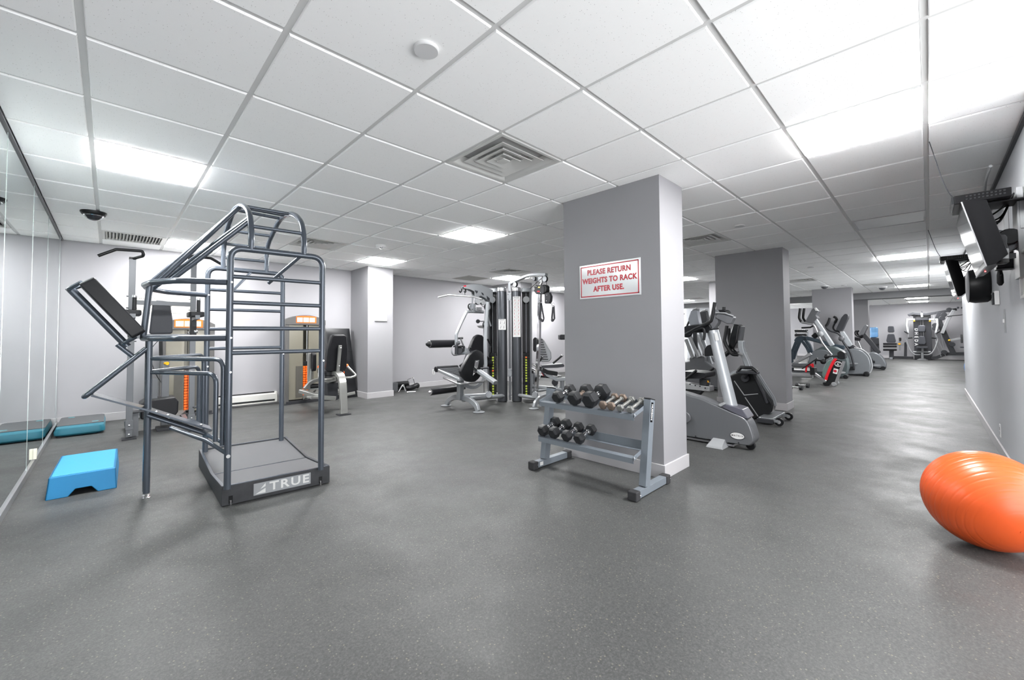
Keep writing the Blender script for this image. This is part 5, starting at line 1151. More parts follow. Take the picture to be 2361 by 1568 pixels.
bd = t.part('badge', M_PRINT, G().prism(bad, (-.0015, 0, 0)), 'oval white badge'); t.part('badge_rim', M_DGREY, G().tube([p + V(-.001, 0, 0) for p in bad], .002, 6, closed=True), under=bd)
text('MATRIX', .024, M_TXT, 'lettering', frame(c + V(-.0022, 0, 0), (0, -1, 0), (0, 0, 1)), .0002, t.o, off=.0002, space=1.3)
t.part('wheel', M_BLACK, G().cyl((4.52, .02, .04), (4.56, .02, .04), .04, 18, ch=.005)); t.part('seat', M_VINYL, G().prism(fil([(4.42, 1.0, .86), (4.70, 1.0, .86), (4.62, .78, .86), (4.50, .78, .86)], .04, 4, True), (0, 0, .07)), bv=.02, seg=3)
t.part('seat_post', M_ALU, G().cyl((4.56, .92, .5), (4.56, .9, .87), .03, 14))
# ---- recumbent bike between the first and second pillars
Xb = 6.1; q = X_(Xb)
t = Th('recumbent_bike', 'black recumbent exercise bike with a silver spine in front of the second pillar', 'exercise bike', (6.3, .6, 0))
bo = [(1682, 866), (1700, 859), (1735, 852), (1742, 870), (1763, 905), (1778, 925), (1782, 935), (1780, 948), (1775, 955), (1750, 962), (1735, 970), (1700, 966), (1680, 940)]
P = [q(*a) for a in bo]
t.part('side_cover', M_BLACK, G().prism(P, (.17, 0, 0)), bv=.02, seg=3)
sp = smooth_path([q(*a) + V(.08, 0, 0) for a in ((1677, 868), (1690, 860), (1712, 856), (1733, 852), (1745, 868), (1762, 895), (1778, 920), (1782, 938))], 5)
t.part('spine', M_SILVER, G().beam(sp, .05, .012, (1, 0, 0)).beam([p + V(0, .0, 0) for p in sp], .012, .03, (1, 0, 0)), bv=.003)
ln = G()
for L_ in (((1693, 878), (1716, 911), (1748, 908)), ((1718, 916), (1748, 960))): ln.tube([q(*a) + V(-.004, 0, 0) for a in L_], .006, 6)
t.part('trim_line', M_LGREY, ln)
t.part('front_ridge', M_DGREY, G().beam([q(1742, 868) + V(-.01, 0, 0), q(1760, 905) + V(-.01, 0, 0), q(1770, 930) + V(-.01, 0, 0)], .03, .04, (1, 0, 0)), bv=.008)
mp_ = [q(*a) + V(.06, 0, 0) for a in ((1727, 856), (1718, 832), (1710, 815), (1706, 800), (1706, 785))]
t.part('mast', M_SILVER, G().beam(mp_, .07, .09, (1, 0, 0)), bv=.015, seg=3)
lb = t.part('mast_label', M_MGREY, G().prism([q(*a) + V(.022, 0, 0) for a in ((1707.5, 821), (1716, 820), (1723, 842), (1715, 844))], (-.001, 0, 0))); t.part('warning_stripe', M_YELLOW, G().prism([q(*a) + V(.0208, 0, 0) for a in ((1707, 819), (1715.5, 818), (1716.2, 821), (1707.8, 823))], (-.001, 0, 0)), under=lb)
cs = [q(*a) for a in ((1690, 747), (1700, 748), (1704, 752), (1698, 790), (1692, 803), (1684, 806), (1678, 800), (1682, 775))]
t.part('console', M_BLACKG, G().prism(fil(cs, .02, 3, True), (.20, 0, 0)), 'glossy black console', bv=.02, seg=3)
cb = [q(*a) + V(.04, 0, 0) for a in ((1701, 751), (1706, 751), (1707, 753), (1702, 785), (1696, 790), (1693, 790))]
t.part('console_back', M_MGREY, G().prism(fil(cb, .01, 3, True), (.17, 0, 0)), bv=.012, seg=3)
for x, hp in ((Xb - .06, ((1676, 751), (1670, 785), (1674, 796), (1688, 818), (1702, 818))), (Xb + .22, ((1680, 757), (1681, 780), (1685, 800), (1697, 815), (1707, 814)))):
    t.part('handlebar', M_BLACK, G().tube(fil([FX(*a, x) for a in hp], .06), .022, 12))
t.part('lower_grip', M_BLACK, G().cyl(q(1670, 820), q(1688, 806), .03, 14, ch=.01)); t.part('bar_clamp', M_ALU, G().box(q(1700, 813) + V(0, 0, 0), q(1712, 820) + V(.2, 0, 0)), bv=.004)
c = q(1719, 872) + V(-.01, 0, 0)
t.part('crank', M_DGREY, G().cyl(c, c + V(-.03, 0, 0), .05, 22, ch=.005)); t.part('crank_arm', M_BLACK, G().beam([c + V(-.04, 0, 0), FX(1727, 858, Xb - .05)], .025, .03, (1, 0, 0)), bv=.004)
pb = FX(1724, 856, Xb - .12); t.part('pedal', M_DGREY, G().box(pb + V(-.06, .12, -.03), pb + V(.06, -.12, .0)), bv=.006); t.part('pedal_strap', M_BLACK, G().tube([pb + V(-.05, .10, 0), pb + V(-.05, .06, .05), pb + V(-.05, -.06, .05), pb + V(-.05, -.12, 0)], .02, 8))
t.part('base_beam', M_DGREY, G().beam([V(6.18, .34, .05), V(6.18, 1.75, .05)], .12, .06), bv=.006)
t.part('front_stand', M_SILVER, G().prism(fil([V(5.86, .30, .055), V(5.86, .14, .055), V(6.48, .14, .055), V(6.48, .30, .055)], .03, 3, True), (0, 0, .03)), bv=.006); t.part('stand_end', M_DGREY, G().box((5.84, .13, .018), (5.87, .31, .075)), bv=.012, seg=3)
t.part('stand_link', M_SILVER, G().beam([V(6.18, .32, .09), V(6.16, .24, .20)], .07, .05, (1, 0, 0)), bv=.005)
for x in (5.90, 6.38):
    w = t.part('wheel', M_BLACK, G().lathe([(.02, -.018), (.042, -.018), (.048, -.010), (.048, .010), (.042, .018), (.02, .018)], (x, .085, .048), (1, 0, 0), 24)); t.part('hub', M_LGREY, G().cyl((x - .02, .085, .048), (x + .02, .085, .048), .022, 16), under=w); t.part('wheel_fork', M_SILVER, G().box((x - .03, .09, .04), (x - .022, .16, .075)), under=w)
st = X_(6.1)
t.part('seat_rail', M_ALU, G().prism([st(*a) for a in ((1560, 880), (1637, 892), (1637, 903), (1560, 895))], (.16, 0, 0)), bv=.004)
g = G()
for a in ((1591, 886), (1603, 889), (1614, 891), (1626, 895)): g.cyl(st(*a) + V(-.002, 0, 0), st(*a) + V(.001, 0, 0), .010, 10)
t.part('rail_holes', M_BLACKG, g); t.part('rail_support', M_BLACK, G().prism([st(*a) + V(.02, 0, 0) for a in ((1560, 893), (1617, 903), (1608, 913), (1560, 960))], (.12, 0, 0)), bv=.005)
t.part('seat', M_VINYL, G().prism(fil([st(*a) + V(-.10, 0, 0) for a in ((1560, 862), (1580, 855), (1610, 857), (1632, 860), (1632, 869), (1625, 872), (1560, 872))], .02, 3, True), (.40, 0, 0)), bv=.02, seg=3)
t.part('seat_frame', M_DGREY, G().box(st(1612, 874), st(1629, 890) + V(.15, 0, 0)), bv=.006); t.part('backrest', M_VINYL, G().prism(fil([V(6.02, 1.42, .50), V(6.02, 1.62, .52), V(6.02, 1.78, 1.0), V(6.02, 1.66, 1.02)], .03, 3, True), (.40, 0, 0)), bv=.02, seg=3)
for x, a, b in ((5.95, (1580, 875), (1606, 854)), (6.5, (1632, 858), (1646, 849))): t.part('side_grip', M_BLACK, G().cyl(FX(*a, x), FX(*b, x), .018, 12, ch=.003)); 
t.part('yellow_lever', M_YELLOW, G().tube([FX(1630, 877, 6.15), FX(1633, 882, 6.15)], .012, 8)); t.part('lever', M_ALU, G().tube([FX(1633, 882, 6.15), FX(1637, 882, 6.15), FX(1636, 893, 6.15), FX(1632, 897, 6.15)], .007, 8))
t.part('rear_stand', M_SILVER, G().box((5.9, 1.7, 0), (6.5, 1.8, .05)), bv=.008)
# ---- machines glimpsed between the pillars
def stepper(X, y0, lab, cs, cm, px):
    t = Th('stair_climber', lab, 'exercise machine', (X, y0, 0)); f = X_(X)
    t.part('console', cm, G().prism(fil([f(*a) for a in px], .02, 3, True), (.16, 0, 0)), bv=.015); 
    ctop = f(*px[0]); cb = f(*px[-2])
    t.part('reading_shelf', M_LGREY, G().prism([f(px[0][0] + 6, px[0][1] - 4), f(px[1][0], px[1][1] - 4), f(px[1][0] + 1, px[1][1]), f(px[0][0] + 3, px[0][1])], (.15, 0, 0)), bv=.004)
    yb = cb.y + .15
    t.part('mast', M_MAST, G().beam([V(X + .2, ctop.y - .05, ctop.z - .25), V(X + .2, yb - .5, .45)], .06, .07, (1, 0, 0)), bv=.01)
    t.part('body', M_MGREY, G().prism(fil([V(X, yb + .35, .06), V(X, yb - .75, .06), V(X, yb - .75, .35), V(X, yb - .35, .62), V(X, yb + .1, .50)], .06, 4, True), (.40, 0, 0)), bv=.03, seg=3)
    for dx in (-.04, .42):
        t.part('handlebar', M_BLACK, G().tube(fil([V(X + dx, ctop.y + .12, ctop.z - .05), V(X + dx, ctop.y + .28, ctop.z - .35), V(X + dx, ctop.y + .55, ctop.z - .40)], .08), .018, 10))
        t.part('pedal', M_BLACK, G().box((X + dx + .02, yb + .1, .33), (X + dx + .16, yb + .48, .38)), bv=.01); t.part('pedal_arm', M_ALU, G().beam([V(X + dx + .08, yb + .25, .33), V(X + dx + .08, yb - .5, .5)], .04, .05), bv=.004)
    t.part('lean_bar', M_LGREY, G().beam([f(px[0][0] - 4, 772), f(px[0][0] + 19, 824)], .06, .10, (1, 0, 0)), bv=.01); t.part('lean_bar', M_LGREY, G().beam([f(px[0][0] - 12, 782), f(px[0][0] + 5, 826)], .05, .09, (1, 0, 0)), bv=.01)
    t.part('side_guard', M_DGREY, G().prism([f(px[0][0] + 3, 762), f(px[0][0] + 12, 760), f(px[0][0] + 16, 822), f(px[0][0] + 9, 822)], (.05, 0, 0)), bv=.006); t.part('motor_cover', M_MGREY, G().prism(fil([f(px[0][0] - 4, 824), f(px[0][0] + 20, 820), f(px[0][0] + 32, 822), f(px[0][0] + 30, 838), f(px[0][0] - 2, 842)], .04, 3, True), (.18, 0, 0)), bv=.02)
    t.part('base_frame', M_SILVER, G().beam([V(X + .2, yb + .7, .04), V(X + .2, yb - .8, .04)], .1, .06).beam([V(X - .1, yb + .7, .04), V(X + .5, yb + .7, .04)], .08, .06).beam([V(X - .1, yb - .78, .04), V(X + .5, yb - .78, .04)], .08, .06), bv=.005)
stepper(8.6, 2.2, 'silver fronted climber console seen over the handlebars of the front bike', None, mat('satin_console', (.26, .275, .30), .35, metal=.4), ((1593, 716), (1606, 714), (1612, 745), (1612, 749), (1590, 750), (1586, 735)))
stepper(9.4, 2.4, 'black fronted climber console close to the second pillar', None, M_DGREY, ((1611, 720), (1626, 717), (1630, 735), (1628, 742), (1614, 747), (1613, 735)))
# ---- ellipticals and far bike
M_SHELL = mat('grey_shell', (.145, .155, .165), .3, metal=.2, var=.04, coat=.3); M_GREEN = mat('green_grey_trim', (.06, .075, .078), .4)
def blob(cx_, cy_, rx, ry, n=40, rot=0, e=2.2):
    out = []
    for k in range(n):
        a = 2 * math.pi * k / n; c, s = math.cos(a), math.sin(a)
        x = rx * abs(c) ** (2 / e) * (1 if c >= 0 else -1); y = ry * abs(s) ** (2 / e) * (1 if s >= 0 else -1)
        out.append((cx_ + x * math.cos(rot) - y * math.sin(rot), cy_ + x * math.sin(rot) + y * math.cos(rot)))
    return out
X1 = 13.0; f = X_(X1)
t = Th('elliptical_trainer', 'nearest grey elliptical trainer behind the black and red rower, beside the second pillar', 'elliptical', (13.2, .8, 0))
t.part('housing', M_GREEN, G().prism([f(*a) for a in ((1862, 836), (1866, 822), (1878, 808), (1895, 799), (1925, 799), (1945, 810), (1955, 830), (1957, 848), (1953, 862), (1946, 870), (1935, 871), (1900, 871), (1870, 862))], (.26, 0, 0)), bv=.04, seg=3)
t.part('side_disc', M_SHELL, G().prism([f(*a) + V(-.03, 0, 0) for a in blob(1893, 832, 28, 26)], (.04, 0, 0)), bv=.02, seg=3)
t.part('logo_strip', M_LGREY, G().prism([f(*a) + V(-.008, 0, 0) for a in blob(1941, 859, 9, 2.6, 20)], (-.002, 0, 0)))
t.part('mast', M_MAST, G().beam([f(1918, 798) + V(.12, 0, 0), f(1890, 755) + V(.12, 0, 0), f(1876, 735) + V(.12, 0, 0)], .10, .12, (1, 0, 0)), bv=.02)
t.part('console', M_MGREY, G().prism(fil([f(*a) for a in ((1855, 744), (1872, 713), (1880, 709), (1887, 717), (1880, 727), (1885, 733), (1874, 745), (1862, 745))], .04, 3, True), (.36, 0, 0)), bv=.03, seg=3); t.part('console_cap', M_PRINT, G().prism([f(*a) + V(-.004, 0, 0) for a in ((1877, 711), (1881, 709), (1887, 717), (1880, 717))], (.1, 0, 0)), bv=.01)
for dx, o in ((-.08, 0), (.42, 9)):
    t.part('swing_arm', M_ALU, G().tube(smooth_path([FX(a + (0 if i > 3 else o), b, X1 + dx) for i, (a, b) in enumerate(((1844, 712), (1842, 733), (1848, 743), (1862, 746), (1876, 750), (1884, 765), (1893, 785), (1903, 800), (1918, 818)))], 5), .022, 10))
    t.part('foam_grip', M_BLACK, G().tube(smooth_path([FX(a + o, b, X1 + dx) for a, b in ((1845, 711), (1843, 726), (1843, 734), (1848, 742))], 4), .030, 10)); t.part('arm_pivot', M_LGREY, G().ball(FX(1891, 770, X1 + dx), .07, 12, 8))
t.part('bottle_holder', M_BLACK, G().cyl(f(1875, 778), f(1884, 770), .06, 14, ch=.01)); t.part('steady_bar', M_BLACK, G().tube([f(1848, 756), f(1868, 755), f(1876, 751)], .02, 8))
for o, dx in ((0, -.05), (6, .40)):
    t.part('pedal_rail', M_ALU, G().beam([FX(1871, 815 + o * .3, X1 + dx), FX(1838, 834, X1 + dx), FX(1826, 841, X1 + dx)], .05, .07), bv=.01); t.part('footplate', M_MGREY, G().box(FX(1868, 838 + o * .3, X1 + dx) + V(-.06, 0, 0), FX(1828, 841 + o * .3, X1 + dx) + V(.10, 0, -.03)), bv=.01)
t.part('base_rail', M_MGREY, G().beam([V(13.1, .3, .07), V(13.1, 2.3, .07)], .12, .09), bv=.01); t.part('wheel', M_BLACK, G().cyl((13.0, .25, .05), (13.2, .25, .05), .05, 18, ch=.01)); t.part('rear_foot', M_DGREY, G().box((12.85, 2.2, 0), (13.45, 2.3, .05)), bv=.01)
X0 = 13.75; f = X_(X0)
t = Th('arc_trainer', 'elliptical with a long curved navy arm between the second and third pillars', 'elliptical', (14.0, 1.7, 0))
M_NAVY = mat('navy_arm', (.035, .05, .065), .3, metal=.3, coat=.4)
t.part('hump', M_NAVY, G().prism(fil([f(*a) for a in ((1829, 786), (1836, 777), (1848, 774), (1862, 777), (1866, 783), (1850, 790), (1838, 790))], .05, 3, True), (.16, 0, 0)), bv=.03, seg=3)
t.part('long_arm', M_NAVY, G().beam(smooth_path([f(*a) for a in ((1858, 779), (1890, 787), (1920, 796), (1948, 802))], 5), .10, .09, (1, 0, 0)), bv=.02)
for P in (((1836, 788), (1827, 812), (1823, 830)), ((1844, 788), (1834, 812), (1829, 828)), ((1850, 786), (1860, 800), (1869, 816)), ((1857, 784), (1866, 796), (1872, 812))): t.part('curved_leg', M_NAVY, G().beam(smooth_path([f(*a) for a in P], 4), .08, .07, (1, 0, 0)), bv=.015)
for x in (1825, 1871): p_ = f(x, 812); t.part('stand', M_NAVY, G().beam([V(X0, p_.y, p_.z), V(X0, p_.y, .0)], .08, .08, (1, 0, 0)), bv=.01)
t.part('stride_rail', M_BLACK, G().beam([V(X0, 2.0, .06), V(X0, .3, .06)], .14, .08), bv=.01)
t.part('footplate', M_ALU, G().box((X0 - .1, 1.2, .16), (X0 + .1, 1.7, .2)), bv=.01); t.part('link', M_ALU, G().beam([V(X0, 1.5, .16), V(X0, 1.9, .1)], .05, .05))
X2 = 14.4 - .0; f = X_(14.12)
t = Th('elliptical_trainer', 'elliptical trainer with a black console beside the third pillar', 'elliptical', (14.2, .3, 0))
P = [f(*a) for a in ((1935, 822), (1948, 808), (1968, 803), (1988, 808), (2003, 822), (2009, 842), (2007, 856), (2000, 864), (1985, 864), (1955, 864), (1935, 861))]
t.part('housing', M_SHELL, G().prism(smooth_path(P, 2), (.24, 0, 0)), bv=.04, seg=3); t.part('housing_rim', M_LGREY, G().tube(smooth_path([p + V(.02, -.01, .01) for p in P[2:8]], 4), .018, 8)); t.part('logo_strip', M_LGREY, G().prism([f(*a) + V(-.045, 0, 0) for a in blob(1967, 838, 12, 1.7, 20)], (.01, 0, 0)))
t.part('neck', M_MAST, G().prism(fil([f(*a) + V(.06, 0, 0) for a in ((1935, 765), (1945, 764), (1965, 795), (1960, 801), (1952, 798), (1938, 778))], .02, 3, True), (.13, 0, 0)), bv=.03, seg=3)
t.part('neck_base', M_DGREY, G().prism([f(*a) + V(.05, 0, 0) for a in ((1955, 801), (1966, 795), (1988, 808), (1975, 810))], (.15, 0, 0)), bv=.02)
t.part('console', M_DGREY, G().prism(fil([f(*a) for a in ((1926, 762), (1940, 732), (1948, 723), (1955, 725), (1955, 733), (1944, 757), (1940, 764))], .05, 4, True), (.26, 0, 0)), bv=.03, seg=3)
for dx, pts in ((-.10, ((1913, 733), (1918, 742), (1903, 742), (1902, 757), (1912, 762), (1930, 768), (1938, 775), (1946, 792), (1960, 812), (1968, 840), (1969, 850))), (.26, ((1922, 730), (1929, 735), (1925, 745), (1921, 755), (1925, 762), (1936, 766), (1944, 776), (1952, 792), (1965, 812), (1974, 840), (1975, 850)))):
    if dx < 0: pts = pts[0:1] + ((1909, 745), (1904, 752)) + pts[4:]
    t.part('swing_arm', M_DGREY, G().tube(smooth_path([FX(*a, 14.12 + dx) for a in pts], 5), .022, 10)); t.part('foam_grip', M_BLACK, G().tube(smooth_path([FX(*a, 14.12 + dx) for a in pts[:3]], 4), .032, 10))
t.part('arm_pivot', M_MGREY, G().ball(FX(1940, 781, 14.02), .07, 12, 8)); t.part('pedal_link', M_BLACK, G().box(FX(1958, 845, 14.0), FX(1972, 853, 14.1)), bv=.01)
t.part('front_wheel', M_BLACK, G().cyl(FX(1998, 862, 14.1), FX(1998, 862, 14.3) , .06, 18, ch=.01)); t.part('front_wheel', M_BLACK, G().cyl((14.0, -.06, .05), (14.08, -.06, .05), .05, 18, ch=.01))
t.part('base', M_BLACK, G().box((14.14, 0, .01), (14.34, 1.9, .06)), bv=.01)
f = X_(16.8)
t = Th('exercise_bike', 'farthest grey exercise bike in front of the water cooler', 'exercise bike', (16.9, .1, 0))
P = [f(*a) for a in ((1995, 822), (2005, 812), (2020, 813), (2034, 822), (2043, 836), (2044, 844), (2040, 850), (2025, 849), (2008, 845), (1996, 838))]
t.part('housing', M_SHELL, G().prism(smooth_path(P + P[:1], 2)[:-1], (.24, 0, 0)), bv=.04, seg=3); t.part('logo_strip', M_LGREY, G().prism([f(*a) + V(-.045, 0, 0) for a in blob(2022, 842, 9, 1.6, 20)], (.01, 0, 0)))
t.part('mast', M_DGREY, G().beam([f(2026, 815) + V(.12, 0, 0), f(2008, 792) + V(.12, 0, 0), f(1990, 771) + V(.12, 0, 0)], .12, .10, (1, 0, 0)), bv=.02)
t.part('console', M_MGREY, G().prism(fil([f(*a) for a in ((1980, 772), (1990, 752), (1997, 748), (2000, 753), (1993, 768), (1988, 775))], .03, 3, True), (.36, 0, 0)), bv=.02)
t.part('handlebar', M_BLACK, G().tube(smooth_path([FX(*a, 16.75) for a in ((1990, 773), (1980, 776), (1971, 768), (1975, 762))], 5), .025, 10)); t.part('handlebar', M_BLACK, G().tube(smooth_path([FX(*a, 17.2) for a in ((1993, 775), (1984, 778), (1976, 768), (1980, 762))], 5), .025, 10))
t.part('seat_post', M_ALU, G().cyl(f(1975, 782) + V(.12, 0, 0), f(1988, 812) + V(.12, 0, 0), .035, 12)); t.part('saddle', M_VINYL, G().prism(fil([f(*a) for a in ((1966, 777), (1984, 780), (1982, 786), (1970, 785))], .02, 3, True), (.22, 0, 0)), bv=.02)
t.part('crank_arm', M_BLACK, G().beam([f(2006, 822) + V(-.05, 0, 0), f(2014, 836) + V(-.05, 0, 0)], .04, .05, (1, 0, 0)), bv=.006); t.part('pedal', M_BLACK, G().box(f(2009, 831) + V(-.16, 0, 0), f(2018, 837) + V(-.04, 0, 0)), bv=.01)
t.part('base_bar', M_DGREY, G().beam([V(16.92, .55, .07), V(16.92, -.2, .05)], .10, .08), bv=.01); t.part('wheel', M_BLACK, G().cyl((16.8, -.2, .06), (17.04, -.2, .06), .06, 16, ch=.01)); t.part('rear_stand', M_DGREY, G().box((16.65, .5, 0), (17.2, .58, .06)), bv=.01)
# ---- water rower with red ring
f = X_(11.0)
t = Th('rowing_machine', 'black rowing machine with a glass water tank and red ring on the aisle side', 'rowing machine', (11.1, .4, 0))
M_TANK = mat('water_tank', (.16, .24, .22), .08, var=.15, trans=.35, coat=.6)
pn = [f(*a) for a in ((1925, 829), (1945, 834), (1925, 888), (1903, 884))]
t.part('side_panel', M_BLACK, G().prism(pn, (.05, 0, 0)), bv=.01); t.part('panel_edge', M_ALU, G().beam([f(1946, 833), f(1926, 887)], .05, .02, (1, 0, 0)))
tk = smooth_path([f(*a) for a in ((1921, 830), (1912, 830), (1903, 840), (1896, 858), (1896, 869), (1903, 873))], 4)
t.part('tank', M_TANK, G().prism(tk + [f(1916, 855)], (.34, 0, 0)), 'greenish clear water tank', bv=.02)
t.part('tank_ring', M_RED, G().beam(smooth_path([f(*a) + V(-.01, 0, 0) for a in ((1928, 827), (1922, 834), (1913, 852), (1906, 870), (1905, 876))], 5), .05, .035, (1, 0, 0)), 'red tank ring', bv=.006)
t.part('head_box', M_BLACK, G().prism(fil([f(*a) for a in ((1930, 813), (1938, 808), (1948, 814), (1949, 828), (1940, 829), (1930, 826))], .03, 3, True), (.25, 0, 0)), bv=.01)
c = f(1932.5, 839.5) + V(-.002, 0, 0); t.part('round_logo', M_PRINT, G().tube([c + V(0, .055 * math.cos(a), .048 * math.sin(a)) for a in [2 * math.pi * k / 22 for k in range(22)]], .007, 6, closed=True).tube(smooth_path([c + V(0, -.03, .02), c + V(0, .0, .025), c + V(0, .01, 0), c + V(0, -.01, -.02), c + V(0, .03, -.02)], 4), .006, 6))
st_ = t.part('sticker', M_PRINT, G().prism([f(*a) + V(-.002, 0, 0) for a in ((1922.5, 849), (1933.5, 851.5), (1930, 863), (1920, 860.5))], (-.001, 0, 0)), 'white sticker with a red mark'); t.part('sticker_mark', M_SRED, G().cyl(f(1925.5, 855.5) + V(-.0035, 0, 0), f(1925.5, 855.5) + V(-.005, 0, 0), .028, 14), under=st_)
t.part('rail', M_ALU, G().beam([f(1906, 884) + V(.1, 0, 0), f(1876, 862) + V(.1, 0, 0)], .05, .05).beam([f(1906, 888) + V(.25, 0, 0), f(1876, 865) + V(.25, 0, 0)], .05, .05), bv=.005)
t.part('slide_rail', M_ALU, G().beam([V(11.12, .62, .20), V(11.12, 2.2, .17)], .07, .07).beam([V(11.32, .62, .16), V(11.32, 2.2, .13)], .07, .07), bv=.008)
t.part('rear_leg', M_SILVER, G().box((11.0, 2.1, 0), (11.45, 2.16, .14)), bv=.005)
t.part('foot_frame', M_BLACK, G().box(f(1867, 848), f(1878, 865) + V(.30, 0, 0)), bv=.008)
for dx in (-.05, .25):
    t.part('foot_rest', M_BLACK, G().beam([FX(1850, 850, 11 + dx), FX(1885, 826, 11 + dx)], .10, .02, (0, 0, 1)), bv=.004)
    t.part('foot_strap', M_RED, G().tube(smooth_path([FX(*a, 11 + dx) for a in ((1858, 858), (1860, 845), (1868, 841), (1874, 845), (1873, 838))], 4), .018, 8), 'red foot strap')
t.part('handle', M_BLACK, G().tube([FX(1882, 831, 10.9), FX(1882, 831, 11.3)], .018, 10)); t.part('arm', M_BLACK, G().tube(smooth_path([f(*a) for a in ((1932, 821), (1915, 822), (1906, 822), (1900, 832), (1882, 831), (1880, 840))], 4), .016, 8)); t.part('knob', M_BLACK, G().ball(f(1906, 822), .05, 10, 6).ball(f(1898, 834), .055, 10, 6))
t.part('skid', M_BLACK, G().prism(fil([f(*a) for a in ((1896, 882), (1912, 881), (1913, 888), (1899, 889))], .02, 3, True), (.34, 0, 0)), bv=.01); t.part('wheel', M_LGREY, G().cyl((10.98, .22, .045), (11.06, .22, .045), .045, 14, ch=.006)); t.part('wheel', M_LGREY, G().cyl((11.3, .22, .045), (11.38, .22, .045), .045, 14, ch=.006))
# ================================================================== far wall gym
Xf = 24.0; f = X_(Xf)
t = Th('water_cooler', 'black water cooler with a blue bottle against the far columns', 'water cooler', (22.6, .2, 0))
a, b = FX(2002, 779, 22.5), FX(2027, 832, 22.5)
t.part('cabinet', M_DGREY, G().box((22.5, b.y, 0), (22.85, a.y, a.z)), bv=.03, seg=3); t.part('tap', M_BLACK, G().box((22.44, b.y - .02, .62), (22.5, b.y + .08, .68)), bv=.01)
c = FX(2014, 778, 22.67); 
t.part('bottle', mat('blue_water_bottle', (.25, .50, .80), .1, trans=.6, ior=1.33, coat=.5), G().lathe([(.06, 0), (.13, .03), (.145, .06), (.145, .20), (.138, .22), (.145, .24), (.145, .40), (.12, .43), (0, .435)], (c.x, (a.y + b.y) / 2, a.z), n=24), 'translucent blue bottle')
def pad(t, name, P, d=.10, m=None, bv=.03): return t.part(name, m or M_GVINYL, G().prism(fil([f(*a) for a in P], .05, 3, True), (-d, 0, 0)), bv=bv, seg=3)
t = Th('leg_extension', 'grey padded leg machine seat left of the far multi gym', 'exercise machine', (24.0, -.1, 0))
pad(t, 'headrest', ((2047.5, 752), (2061, 752), (2062.5, 765), (2060, 766.5), (2048.5, 766.5), (2047, 764))); pad(t, 'backrest', ((2047, 770), (2062, 770), (2066, 786), (2065, 790), (2045, 790), (2043.5, 785)))
for (y0_, y1_) in ((790.5, 795), (796, 801), (804, 808.5)):
    a, b = f(2037, (y0_ + y1_) / 2), f(2068.5, (y0_ + y1_) / 2); r = abs(f(2037, y0_).z - f(2037, y1_).z) / 2
    t.part('roller', M_VINYL, G().cyl(a + V(-.2, 0, 0), b + V(-.2, 0, 0), r, 16, ch=.01))
t.part('post', M_DGREY, G().beam([f(2053, 808), V(Xf, f(2053, 826).y, 0)], .09, .08, (0, 1, 0)).beam([f(2058, 808), V(Xf, f(2058, 826).y, 0)], .09, .08, (0, 1, 0)), bv=.01); t.part('base', M_SILVER, G().box((23.7, f(2059, 825).y, 0), (24.0, f(2052, 825).y, .08)), bv=.01)
t.part('side_pad', M_VINYL, G().box(f(2072.5, 778.5), f(2078.5, 786) + V(-.1, 0, 0)), bv=.02); t.part('side_link', M_LGREY, G().beam([f(2068, 794), f(2084, 792)], .08, .10).beam([f(2075, 786), f(2075, 808)], .06, .06, (0, 1, 0)), bv=.01); t.part('lever_weight', M_YELLOW, G().cyl(f(2074, 793) + V(-.06, 0, 0), f(2074, 793) + V(-.10, 0, 0), .04, 12))
t.part('floor_beam', M_DGREY, G().beam([V(Xf, f(2056, 825).y, .08), V(Xf, f(2106, 825).y, .08)], .12, .10), bv=.01); t.part('stack_guard', M_DGREY, G().prism(fil([f(2084, 824), f(2085, 790), f(2089, 788), f(2091, 792), f(2091, 824)], .04, 3, True), (.1, 0, 0)), bv=.01)
t = Th('multi_gym', 'black panelled multi gym with white side lettering against the far wall', 'exercise machine', (24.2, -1.0, 0))
a, b = f(2105, 727), f(2150, 826)
t.part('stack_panel', mat('black_panel', (.022, .023, .028), .35, coat=.3), G().box((Xf + .05, b.y, .0), (Xf + .25, a.y, a.z)), bv=.01); t.part('panel_base', M_DGREY, G().box((Xf - .02, b.y, 0), (Xf + .04, a.y, .22)), bv=.01)
yy = f(2112.5, 770).y
for k, (ch, py) in enumerate((('D', 760), ('H', 768.5), ('E', 777), ('D', 785.5), ('A', 794))):
    p_ = FX(2112.5, py, Xf + .049); text(ch, .145, M_PRINT, 'panel_letter', frame(p_, (0, 0, -1), (0, -1, 0)), .002, t.o, off=.004)
for x0_, x1_ in ((2122, 2124.5), (2127.5, 2130.5)):
    t.part('chrome_rail', M_ALU, G().box(FX(x0_, 738, Xf), FX(x1_, 795, Xf - .03)), bv=.006)
pad(t, 'upper_pad', ((2118, 750), (2133, 750), (2135, 757), (2133.5, 765.5), (2117, 765.5), (2115.5, 757))); pad(t, 'backrest', ((2119, 775), (2132.5, 775), (2136, 790), (2134, 794.5), (2117.5, 794.5), (2116, 790))); pad(t, 'seat', ((2112.5, 799), (2139.5, 799), (2139, 802.5), (2113, 802.5)), d=.4)
t.part('seat_post', M_LGREY, G().box(f(2124.5, 802), f(2130, 812) + V(-.1, 0, 0)).box(f(2123.5, 812), f(2130, 828) + V(-.16, 0, 0)), bv=.01); t.part('foot', M_LGREY, G().lathe([(.16, 0), (.16, .02), (.08, .06), (0, .07)], (23.85, f(2127, 826).y, .0), n=20))
